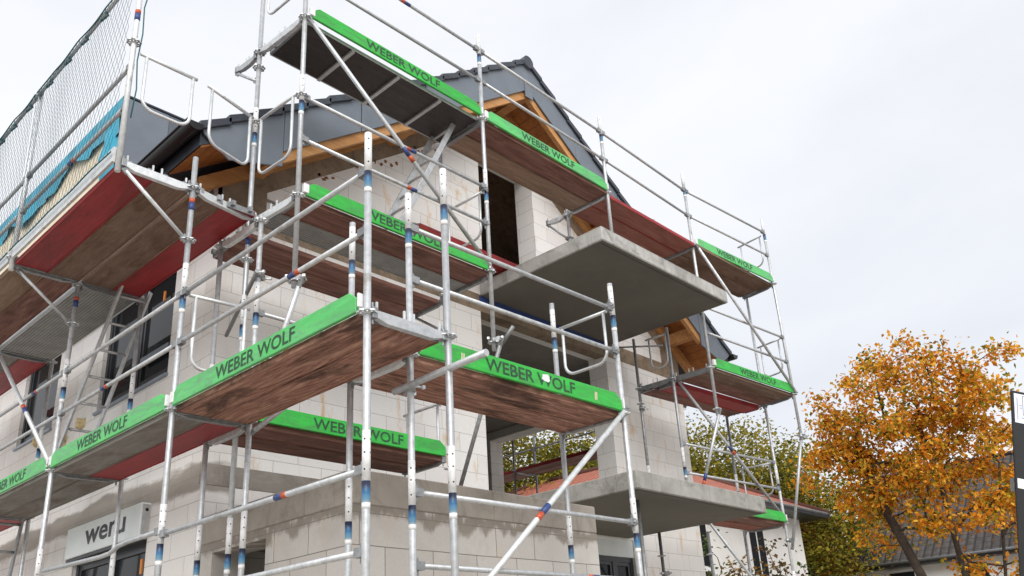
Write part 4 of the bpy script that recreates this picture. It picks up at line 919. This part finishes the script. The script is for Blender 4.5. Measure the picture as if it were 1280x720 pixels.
coupler((3.70, 11.42, 3.0), 'tube clamp on the far inner post at the lower left', .4)
# end guards
EG = end_guard
EG((2.42, 6.48), (3.02, 6.48), 7.10, 6.55, 'bent end guard beside the netted roof guard, against the sky')
EG((3.08, 6.50), (3.72, 6.68), 7.12, 6.52, 'bent end guard before the roof verge at the gutter end')
EG((3.79, 6.02), (3.755, 6.70), 7.12, 6.45, 'bent end guard at the left end of the middle deck')
EG((3.79, 6.02), (3.755, 6.70), 9.0, 8.42, 'bent end guard at the left end of the topmost deck, cut by the picture top')
EG((XO + .03, 6.50), (3.68, 6.44), 4.93, 4.28, 'bent end guard before the pale wall at the house corner')
EG((6.18, 5.02), (6.19, 4.36), 4.92, 4.42, 'bent end guard at the right end of the front deck below the slab')
EG((6.30, 6.71), (6.30, 6.02), 7.03, 6.46, 'bent end guard at the right end of the middle deck by the attic door')
EG((5.95, 7.10), (5.95, 6.45), 4.50, 4.0, 'bent end guard at the right end of the deck above the annex', mat='steel')
EG((13.6, 6.55), (13.5, 5.97), 9.0, 8.45, 'bent end guard at the far right end of the topmost deck', mat='steel')
EG((13.6, 6.50), (13.5, 5.97), 6.98, 6.4, 'bent end guard at the right end of the right middle deck', mat='steel')
EG((13.55, 7.2), (13.6, 6.55), 4.92, 4.4, 'bent end guard above the lower slab before the yellow trees', mat='steel')
EG((11.1, 7.2), (11.14, 6.75), 6.72, 6.2, 'bent end guard before the roof overhang below the upper slab')
# ladders
def ladder(a, b_, w, n, label, wd, mat='alu', tread=False):
    """stiles from a (bottom) to b (top), width along vector wd"""
    a = V(a); b_ = V(b_); wd = V(wd).normalized() * w
    up = (b_ - a); o = empty('ladder', label, 'ladder', a)
    for s in (0, 1):
        m, L = frame((wd * s), up + wd * s); st = MB().box((0, -.012, -.035), (L, .012, .035), m); child(st, 'stile', M[mat], o, .003)
    for k in range(n):
        p = up * ((k + .6) / n)
        if tread:
            t = MB(); q = wd.normalized(); nn_ = V((up.x, up.y, 0)).normalized(); 
            vs = [p + nn_ * sx + V((0, 0, sz)) + wd * sw for sw in (.02, .98) for sx, sz in ((-.035, 0), (.035, 0), (.035, .02), (-.035, .02))]
            t.add(vs, [(0, 1, 2, 3), (4, 7, 6, 5), (0, 4, 5, 1), (1, 5, 6, 2), (2, 6, 7, 3), (3, 7, 4, 0)]); child(t, 'tread', M[mat], o)
        else: child(MB().tube([p, p + wd], .016, 8), 'rung', M[mat], o)
    return o
ladder((5.10, 6.28, 5.99), (6.12, 6.28, 8.04),   .36, 8, 'aluminium step ladder rising to the hatch of the topmost deck', (0, 1, 0), 'alu')
ladder((3.42, 10.3, 3.92), (3.42, 8.75, 5.95), .32, 8, 'grey access ladder leaning under the ribbed metal deck', (1, 0, 0), 'alu')
ladder((3.3, 12.2, .2), (3.3, 11.3, 3.9), .3, 12, 'grey access ladder below the third left deck at the lower left', (1, 0, 0), 'steel_dark')
# ------------------------------------------------------------------ roof guard net
def net(y0, y1, label, seed):
    rnd = random.Random(seed); z0, z1 = ZU + .10, 7.985; mb = MB(); cw = .074; ch = .072
    nu = int((y1 - y0) / cw); nv = int((z1 - z0) / (ch))
    def P(i, j):
        y = y0 + (y1 - y0) * (i + (.5 if j % 2 else 0)) / nu; z = z0 + (z1 - z0) * j / nv
        s = .02 * math.sin(y * 2.3) * math.sin(math.pi * j / nv) + .004 * math.sin(y * 7)
        sag = -.018 * abs(math.sin(math.pi * (y - y0) / .62)) * (j / nv) ** 3 if j else 0
        return V((2.33 + s, min(max(y, y0), y1), z + sag))
    def cord(a, b_, r=.0016):
        d = (b_ - a).normalized(); u = d.cross(V((1, 0, 0))).normalized() * r; w = V((r, 0, 0)); o = len(mb.v)
        mb.v += [tuple(a + u), tuple(a - u * .5 + w), tuple(a - u * .5 - w), tuple(b_ + u), tuple(b_ - u * .5 + w), tuple(b_ - u * .5 - w)]
        mb.f += [(o, o + 1, o + 4, o + 3), (o + 1, o + 2, o + 5, o + 4), (o + 2, o, o + 3, o + 5)]; mb.sm += [False] * 3
    for j in range(nv):
        for i in range(nu + 1):
            a = P(i, j)
            for di in ((-1, 0) if j % 2 == 0 else (0, 1)):
                if 0 <= i + di <= nu: cord(a, P(i + di, j + 1))
    o = mb.build('safety_net', M['net']); tag(o, label, 'safety net', 'roof guard nets')
    b_ = MB(); pts = [P(i, nv) + V((0, 0, .02)) for i in range(nu + 1)]; b_.tube(pts, .007, 6); child(b_, 'border_rope', M['netgreen'], o)
    for k in range(5):
        t = MB(); y = y0 + (y1 - y0) * (k + .15 + rnd.uniform(0, .2)) / 5; t.tube([(2.345, y, 7.95), (2.36, y + .05, 8.03), (2.385, y + .07, 8.0), (2.36, y + .16, 7.97)], .012, 6)
        child(t, 'rope_tie', M['netgreen'], o)
    b2 = MB(); b2.tube([P(i, 0) for i in range(nu + 1)], .007, 6); child(b2, 'border_rope', M['netgreen'], o)
net(6.55, 8.90, 'near panel of the dark roof guard net, right of the middle net post', 1)
net(8.96, 11.38, 'far panel of the dark roof guard net at the left picture edge', 2)
loose([(2.42, 6.47, 8.25), (2.45, 6.45, 8.05), (2.425, 6.46, 7.95), (2.455, 6.45, 7.82), (2.43, 6.47, 7.6), (2.44, 6.46, 7.3), (2.425, 6.47, 7.0), (2.445, 6.46, 6.7), (2.43, 6.47, 6.4)], 'teal rope hanging down the right net post', .006, 'netgreen', 'rope')
# torn white sticker on the front green board and pink tape by the near transom
o = bpy.data.objects.new('paper_sticker', None)
bpy.data.objects.remove(o)
for o in list(C.objects):
    if o.get('label', '').startswith('front green'):
        rnd = random.Random(4); p = [(1.36 + (.05 * math.copysign(abs(math.cos(t)) ** .4, math.cos(t))) * rnd.uniform(.75, 1.15), -.0175, .10 + (.032 * math.copysign(abs(math.sin(t)) ** .4, math.sin(t))) * rnd.uniform(.6, 1.2)) for t in [2 * math.pi * i / 14 for i in range(14)]]
        child(MB().prism(p, (0, .0012, 0)), 'torn_sticker', M['white'], o)
        for xx in (.42, .44, 1.98, 2.0): child(MB().prism([(xx, -.0172, .03), (xx + .012, -.0172, .03), (xx + .02, -.0172, .10), (xx + .008, -.0172, .105)], (0, .0012, 0)), 'paint_splash', M['cream'], o)
# ------------------------------------------------------------------ neighbouring buildings
def hip(name, label, x0, x1, y0, y1, ze, pitch, ov, wallmat, tilemat, hipin):
    h = empty(name, label, 'house', ((x0 + x1) / 2, (y0 + y1) / 2, 0)); cx, cy = (x0 + x1) / 2, (y0 + y1) / 2
    def c(mb, n_, m_, p=None, bv=0): return child(mb, n_, M[m_], p or h, bv)
    c(MB().box((x0 - cx, y0 - cy, 0), (x1 - cx, y1 - cy, ze)), 'wall', wallmat)
    X0, X1, Y0_, Y1_ = x0 - ov - cx, x1 + ov - cx, y0 - ov - cy, y1 + ov - cy; rh = (Y1_ - Y0_) / 2 * pitch; ym = (Y0_ + Y1_) / 2; zz = ze + .03
    A, B_, C_, D_ = (X0, Y0_, zz), (X1, Y0_, zz), (X1, Y1_, zz), (X0, Y1_, zz)
    deep = (Y1_ - Y0_) > (X1 - X0); xm = (X0 + X1) / 2
    if deep: rh = (X1 - X0) / 2 * pitch
    E_, F_ = ((X0 + hipin, ym, zz + rh), (X1 - hipin, ym, zz + rh)) if not deep else ((xm, Y0_ + hipin, zz + rh), (xm, Y1_ - hipin, zz + rh))
    me = bpy.data.meshes.new('roof'); faces = [(0, 1, 5, 4), (1, 2, 5), (2, 3, 4, 5), (3, 0, 4)] if not deep else [(0, 1, 4), (1, 2, 5, 4), (2, 3, 5), (3, 0, 4, 5)]
    me.from_pydata([A, B_, C_, D_, E_, F_], [], faces); uv = me.uv_layers.new(name='UVMap')
    for pl in me.polygons:
        nrm = pl.normal; tdir = V((-nrm.y, nrm.x, 0)); tdir = tdir.normalized() if tdir.length > 1e-4 else V((1, 0, 0)); sdir = nrm.cross(tdir)
        for li in pl.loop_indices:
            co = me.vertices[me.loops[li].vertex_index].co; uv.data[li].uv = (co.dot(tdir), co.dot(sdir))
    ro = bpy.data.objects.new('roof', me); C.objects.link(ro); me.materials.append(M[tilemat]); ro.parent = h
    c(MB().box((X0, Y0_, zz - .16), (X1, Y1_, zz - .004)), 'eave_board', 'gutter' if tilemat == 'greytile' else 'frame_dark', ro)
    gut = MB()
    for p, q in ((A, B_), (B_, C_), (D_, A)): gut.tube([V(p) + V((0, 0, -.02)), V(q) + V((0, 0, -.02))], .05, 8)
    c(gut, 'gutter', 'steel_dark', ro)
    rt = MB()
    for p, q in (((E_, F_), (A, E_), (B_, F_), (C_, F_), (D_, E_)) if not deep else ((E_, F_), (A, E_), (B_, E_), (C_, F_), (D_, F_))): rt.tube([p, q], .11, 8)
    c(rt, 'ridge_tiles', tilemat, ro)
    return h, cx, cy, c
h, cx, cy, c = hip('neighbour_house', 'white rendered house with red tiled roof behind the right end of the scaffold', 20.9, 28.4, 13.1, 25.5, 6.45, .49, .75, 'plaster', 'redtile', 4.4)
for (a, b_, z0, z1) in ((24.55, 25.6, 3.2, 5.9), (21.3, 22.2, 3.4, 5.9)):
    f = c(MB().box((a - cx, 13.03 - cy, z0), (b_ - cx, 13.11 - cy, z1)), 'window', 'frame_white', None, .01)
    m_ = (a + b_) / 2
    for u0, u1 in ((a + .09, m_ - .05), (m_ + .05, b_ - .09)):
        for q0, q1 in ((z0 + .1, z0 + (z1 - z0) * .36), (z0 + (z1 - z0) * .42, z1 - .1)): c(MB().box((u0 - cx, 13.015 - cy, q0), (u1 - cx, 13.029 - cy, q1)), 'pane', 'glass', f)
    c(MB().box((a - .06 - cx, 12.92 - cy, z0 - .06), (b_ + .06 - cx, 13.03 - cy, z0)), 'sill', 'frame_white', f)
h, cx, cy, c = hip('neighbour_house', 'low house with a dark brown tiled roof behind the orange tree', 34, 43, 1.0, 13.6, 5.0, .80, .6, 'plaster', 'greytile', .4)
for (y, z0, z1) in ((6.0, 3.6, 4.8), (9.0, 3.6, 4.8), (11.5, 3.6, 4.8)):
    f = c(MB().box((33.93 - cx, y - cy, z0), (34.01 - cx, y + 1.1 - cy, z1)), 'window', 'frame_white'); c(MB().box((33.915 - cx, y + .1 - cy, z0 + .1), (33.929 - cx, y + 1.0 - cy, z1 - .1)), 'pane', 'glass', f)

# ------------------------------------------------------------------ trees
def tree(name, label, base, stems, crown, nclump, leafmat, seed, leaf=.13, per=34, spread=.55, cat='tree', group=None, r0=.16, bark='bark', gaps=.0, droop=.25):
    """crown = list of ellipsoids (cx,cy,cz,rx,ry,rz) relative to base; clumps are joined to the stems branch by branch"""
    rnd = random.Random(seed); root = empty(name, label, cat, base, group)
    nodes = []; par = []; kids = []
    def addn(p, q): nodes.append(V(p)); par.append(q); kids.append(0); return len(nodes) - 1
    for st in stems:
        q = -1
        for k, p in enumerate(st):
            q = addn(p, q)
    pts = []
    vol = [e[3] * e[4] * e[5] for e in crown]; tot = sum(vol)
    tries = 0
    while len(pts) < nclump and tries < nclump * 30:
        tries += 1; t = rnd.random() * tot; e = crown[-1]
        for ee, vv in zip(crown, vol):
            if t < vv: e = ee; break
            t -= vv
        d = V((rnd.gauss(0, 1), rnd.gauss(0, 1), rnd.gauss(0, 1))).normalized(); r = rnd.random() ** .42
        r *= 1 + .16 * math.sin(d.x * 5 + seed) * math.cos(d.z * 6 + d.y * 4)
        p = V((e[0] + d.x * r * e[3], e[1] + d.y * r * e[4], e[2] + d.z * r * e[5]))
        if all((p - q).length > leaf * 2.6 for q in pts[-60:]): pts.append(p)
    cen = V(stems[0][-1]); pts.sort(key=lambda p: (p - cen).length)
    clumps = []
    for p in pts:
        bi, bd = 0, 1e9
        for i, q in enumerate(nodes):
            dd = (p - q).length + max(0, q.z - p.z) * .8
            if dd < bd: bd, bi = dd, i
        L = (p - nodes[bi]).length; q = bi; ns = max(2, int(L / .35))
        a = nodes[bi]; pd = (a - nodes[par[bi]]).normalized() if par[bi] >= 0 else V((0, 0, 1)); mid = a + (pd * .55 + V((0, 0, .35)) + (p - a).normalized() * .35) * L * .42
        for k in range(1, ns + 1):
            t = k / ns; w = a * (1 - t) ** 2 + mid * 2 * t * (1 - t) + p * t * t + V((rnd.uniform(-1, 1), rnd.uniform(-1, 1), rnd.uniform(-1, 1))) * .03 * L * (1 - t)
            q = addn(w, q)
        clumps.append(p)
    n = len(nodes); wgt = [1.0] * n
    for i in range(n - 1, -1, -1):
        if par[i] >= 0: wgt[par[i]] += wgt[i]
    mx = max(wgt); rad = [max(.011, r0 * (w_ / mx) ** .47) for w_ in wgt]
    mb = MB()
    for i in range(n):
        q = par[i]
        if q >= 0:
            ns_ = 8 if rad[i] > .05 else (5 if rad[i] > .015 else 3)
            mb.tube([nodes[q], nodes[i]], rad[q] if rad[q] < rad[i] * 1.6 else rad[i] * 1.3, ns_, False, rad[i])
    child(mb, 'trunk', M[bark], root)
    vs = []; fs = []
    for p in clumps:
        dens = per * rnd.uniform(.55, 1.25)
        if gaps and math.sin(p.x * 1.7 + seed) * math.sin(p.y * 1.9) * math.sin(p.z * 2.1 + 1) > 1 - gaps: dens *= .25
        for k in range(int(dens)):
            d = V((rnd.gauss(0, 1), rnd.gauss(0, 1), rnd.gauss(0, .62))) * spread * .55
            c0 = p + d; s = leaf * rnd.uniform(.55, 1.25)
            ax_ = V((rnd.gauss(0, 1), rnd.gauss(0, 1), rnd.gauss(-droop, .5))).normalized(); sd = ax_.cross(V((rnd.gauss(0, .5), rnd.gauss(0, .5), 1))).normalized(); nn_ = sd.cross(ax_)
            o_ = len(vs)
            vs += [tuple(c0), tuple(c0 + ax_ * s * .45 + sd * s * .38 - nn_ * s * .06), tuple(c0 + ax_ * s * 1.05 - nn_ * s * .22), tuple(c0 + ax_ * s * .45 - sd * s * .38 - nn_ * s * .06), tuple(c0 + ax_ * s * .5 + nn_ * s * .07)]
            fs += [(o_, o_ + 1, o_ + 4), (o_ + 1, o_ + 2, o_ + 4), (o_ + 2, o_ + 3, o_ + 4), (o_ + 3, o_, o_ + 4)]
    me = bpy.data.meshes.new('crown'); me.from_pydata(vs, [], fs); me.materials.append(M[leafmat]); cr = bpy.data.objects.new('crown', me); C.objects.link(cr); cr.parent = root
    return root
bx_, by_ = 22.7, 6.9
tree('chestnut_tree', 'bright orange autumn chestnut tree with several leaning trunks, right of the scaffold', (bx_, by_, 0),
     [[(0, 0, 0), (.0, .1, 1.6), (-.1, .5, 3.0), (-.2, .95, 4.6), (-.2, 1.35, 5.8), (-.1, 1.6, 6.8)], [(.3, -.2, 0), (.35, -.25, 2.0), (.2, -.2, 4.0), (.1, -.2, 5.6), (.1, .0, 7.2)], [(.2, -.5, 0), (.3, -.9, 2.5), (.4, -1.2, 4.3), (.5, -1.5, 6.0)]],
     [(0, .4, 6.9, 2.3, 2.4, 2.7), (0, 1.9, 6.7, 1.6, 1.5, 1.7), (.2, -1.5, 6.8, 2.0, 1.7, 1.9), (.1, .7, 5.1, 1.3, 1.5, .8), (.2, -1.9, 5.0, 1.5, 1.3, 1.0), (.2, -1.0, 3.7, 1.1, 1.5, .7), (0, -.3, 9.0, .9, 1.3, .8)], 265, 'leaf_orange', 11, 0.122, 122, .40, r0=.115, gaps=.85, droop=.6)
bg = 'trees behind the scaffold and houses'
specs = [((30.5, 16.2), 11.6, 3.6, 'olive yellow tree behind the right scaffold bays with bare dark twigs at its top', 'leaf_olive', 21, 190),
         ((31.0, 15.4), 8.8, 1.8, 'brown and green tree left of the orange tree behind the white house', 'leaf_brown', 22, 150),
         ((29, 20.5), 12.5, 3.8, 'yellow-green tree behind the house corner', 'leaf_olive', 23, 150),
         ((25.5, 25.5), 15, 4.8, 'yellow-green tree seen through the open storey, right half', 'leaf_olive', 24, 230),
         ((22.5, 28.0), 15, 4.8, 'green-yellow tree seen through the open storey, left half', 'leaf_olive', 25, 210),
         ((38, 20.0), 8.0, 2.4, 'dark brown-green tree far behind the white house', 'leaf_brown', 26, 120),
         ((52, 8.0), 11.5, 4.5, 'green tree behind the dark tiled roof', 'leaf_green', 27, 110),
         ((35.0, 3.6), 8.5, 3.2, 'brown-green tree behind the sign board', 'leaf_brown', 28, 130)]
for (x, y), hh, rr_, lab, lm, sd, nc in specs:
    tree('background_tree', lab, (x, y, 0), [[(0, 0, 0), (.1, .05, hh * .2), (-.05, .1, hh * .38), (.1, .0, hh * .55)]],
         [(0, 0, hh * .60, rr_, rr_, hh * .33), (rr_ * .5, -rr_ * .4, hh * .5, rr_ * .7, rr_ * .7, hh * .25), (-rr_ * .4, rr_ * .5, hh * .72, rr_ * .6, rr_ * .6, hh * .22)], int(nc * 2.1), lm, sd, .155, 125, .95, group=bg, r0=.2, gaps=.3)
def bush(label, x, y, r, h_, lm, sd, nc=46):
    tree('garden_shrub', label, (x, y, 0), [[(0, 0, 0), (0, 0, h_ * .25), (.05, .05, h_ * .5)]], [(0, 0, h_ * .55, r, r, h_ * .45)], nc, lm, sd, .12, 34, .38, 'shrub', 'garden shrubs before the white house', .05)
bush('tall green shrub by the left window of the white house', 17.6, 10.9, .9, 4.6, 'leaf_green', 31, 60)
bush('dark red-leaved shrub under the right window of the white house', 20.6, 10.6, 1.3, 4.35, 'leaf_red', 32, 80)
bush('light green shrub at the right corner of the white house', 22.0, 10.1, .9, 4.0, 'leaf_green', 33, 60)
bush('olive shrub below the far right scaffold post', 19.0, 10.7, 1.1, 4.2, 'leaf_brown', 34, 75)

# ------------------------------------------------------------------ site sign at the right edge
sg = empty('site_sign', 'black construction site sign board with white plan panel, cut by the right picture edge', 'sign', (6.80, 2.03, 0.20)); sg.rotation_euler = (0, D2R(13.2), D2R(-41))
def s_(mb, n_, m_, p=None, bv=0): return child(mb, n_, M[m_], p or sg, bv)
s_(MB().box((0, 0, .9), (1.6, .02, 3.50)), 'board', 'black', None, .006)
pp = s_(MB().box((.018, -.004, 3.235), (1.5, -.001, 3.475)), 'plan_panel', 'sign_white')
pl = MB()
for a, b_ in (((.04, 3.26), (.04, 3.44)), ((.085, 3.30), (.085, 3.46)), ((.085, 3.46), (.5, 3.46)), ((.07, 3.28), (.13, 3.28)), ((.1, 3.25), (.1, 3.33)), ((.12, 3.26), (.3, 3.26)), ((.12, 3.31), (.26, 3.31)), ((.3, 3.25), (.3, 3.45)), ((.06, 3.36), (.075, 3.36)), ((.06, 3.38), (.075, 3.38))):
    pl.box((min(a[0], b_[0]) - .0015, -.0065, min(a[1], b_[1]) - .0015), (max(a[0], b_[0]) + .0015, -.005, max(a[1], b_[1]) + .0015))
s_(pl, 'plan_lines', 'ink', pp)
s_(MB().box((.012, -.004, 2.715), (1.58, -.001, 2.79)), 'white_strip', 'frame_white')
s_(MB().box((.07, -.004, 2.45), (.5, -.001, 2.63)), 'picture_panel', 'sticker_orange')
for x in (.12, 1.45): s_(MB().box((x, .021, -.55), (x + .09, .111, 3.4)), 'post', 'steel_dark')
s_(MB().box((.0, .0205, 2.70), (1.6, .065, 2.8)), 'cross_rail', 'steel_dark')
# ------------------------------------------------------------------ sky, sun, camera
sc = bpy.context.scene
w = bpy.data.worlds.new('World'); sc.world = w; w.use_nodes = True; nt = w.node_tree; nt.nodes.clear()
out = nd(nt, 'ShaderNodeOutputWorld'); bg_ = nd(nt, 'ShaderNodeBackground'); sky = nd(nt, 'ShaderNodeTexSky'); sky.sky_type = 'NISHITA'; sky.sun_disc = False
SUN_EL, SUN_AZ = 37, 219     # azimuth measured clockwise from +Y: the brightest part of the cloud is behind the camera, to its left
sky.sun_elevation = D2R(SUN_EL); sky.sun_rotation = D2R(SUN_AZ); sky.air_density = 1.0; sky.dust_density = 4.0; sky.ozone_density = 1.0
tc = nd(nt, 'ShaderNodeTexCoord'); mp = nd(nt, 'ShaderNodeMapping'); mp.inputs['Scale'].default_value = (1, 1, 2.2); nt.links.new(tc.outputs['Generated'], mp.inputs[0])
cl = noise(nt, mp.outputs[0], 1.5, 7, .52, .3)
cloud = ramp(nt, cl, [(.28, (7.6, 7.85, 8.4)), (.48, (8.8, 8.95, 9.3)), (.66, (9.6, 9.7, 9.85))])
nt.links.new(mix(nt, .90, sky.outputs[0], cloud), bg_.inputs[0]); bg_.inputs[1].default_value = .0625; nt.links.new(bg_.outputs[0], out.inputs[0])
sd_ = bpy.data.lights.new('sun', 'SUN'); sd_.energy = 1.5; sd_.angle = D2R(55); sd_.color = (1, .97, .93); so = bpy.data.objects.new('sun', sd_); C.objects.link(so)
az, el = D2R(SUN_AZ), D2R(SUN_EL); so.rotation_euler = V((-math.sin(az) * math.cos(el), -math.cos(az) * math.cos(el), -math.sin(el))).to_track_quat('-Z', 'Y').to_euler()
cd = bpy.data.cameras.new('camera'); cam = bpy.data.objects.new('camera', cd); C.objects.link(cam); sc.camera = cam
Rr = ((0.68690026, 0.23136816, 0.6889389), (-0.72461683, 0.29064646, 0.62486405), (-0.05566401, -0.928436, 0.36729839))  # world axes in camera axes
r_, d_, f_ = (V((Rr[0][i], Rr[1][i], Rr[2][i])) for i in range(3)); f_.normalize(); r_ = (r_ - f_ * r_.dot(f_)).normalized(); d_ = f_.cross(r_)
cam.matrix_world = Matrix(((r_.x, -d_.x, -f_.x, 0), (r_.y, -d_.y, -f_.y, 0), (r_.z, -d_.z, -f_.z, 1.7), (0, 0, 0, 1)))
cd.sensor_width = 36; cd.lens = 1081.74 / 1280 * 36; cd.shift_y = 66.2 / 1280; cd.clip_start = .1; cd.clip_end = 2000
sc.view_settings.view_transform = 'Standard'; sc.view_settings.look = 'None'; sc.view_settings.gamma = 1; sc.view_settings.exposure = .9
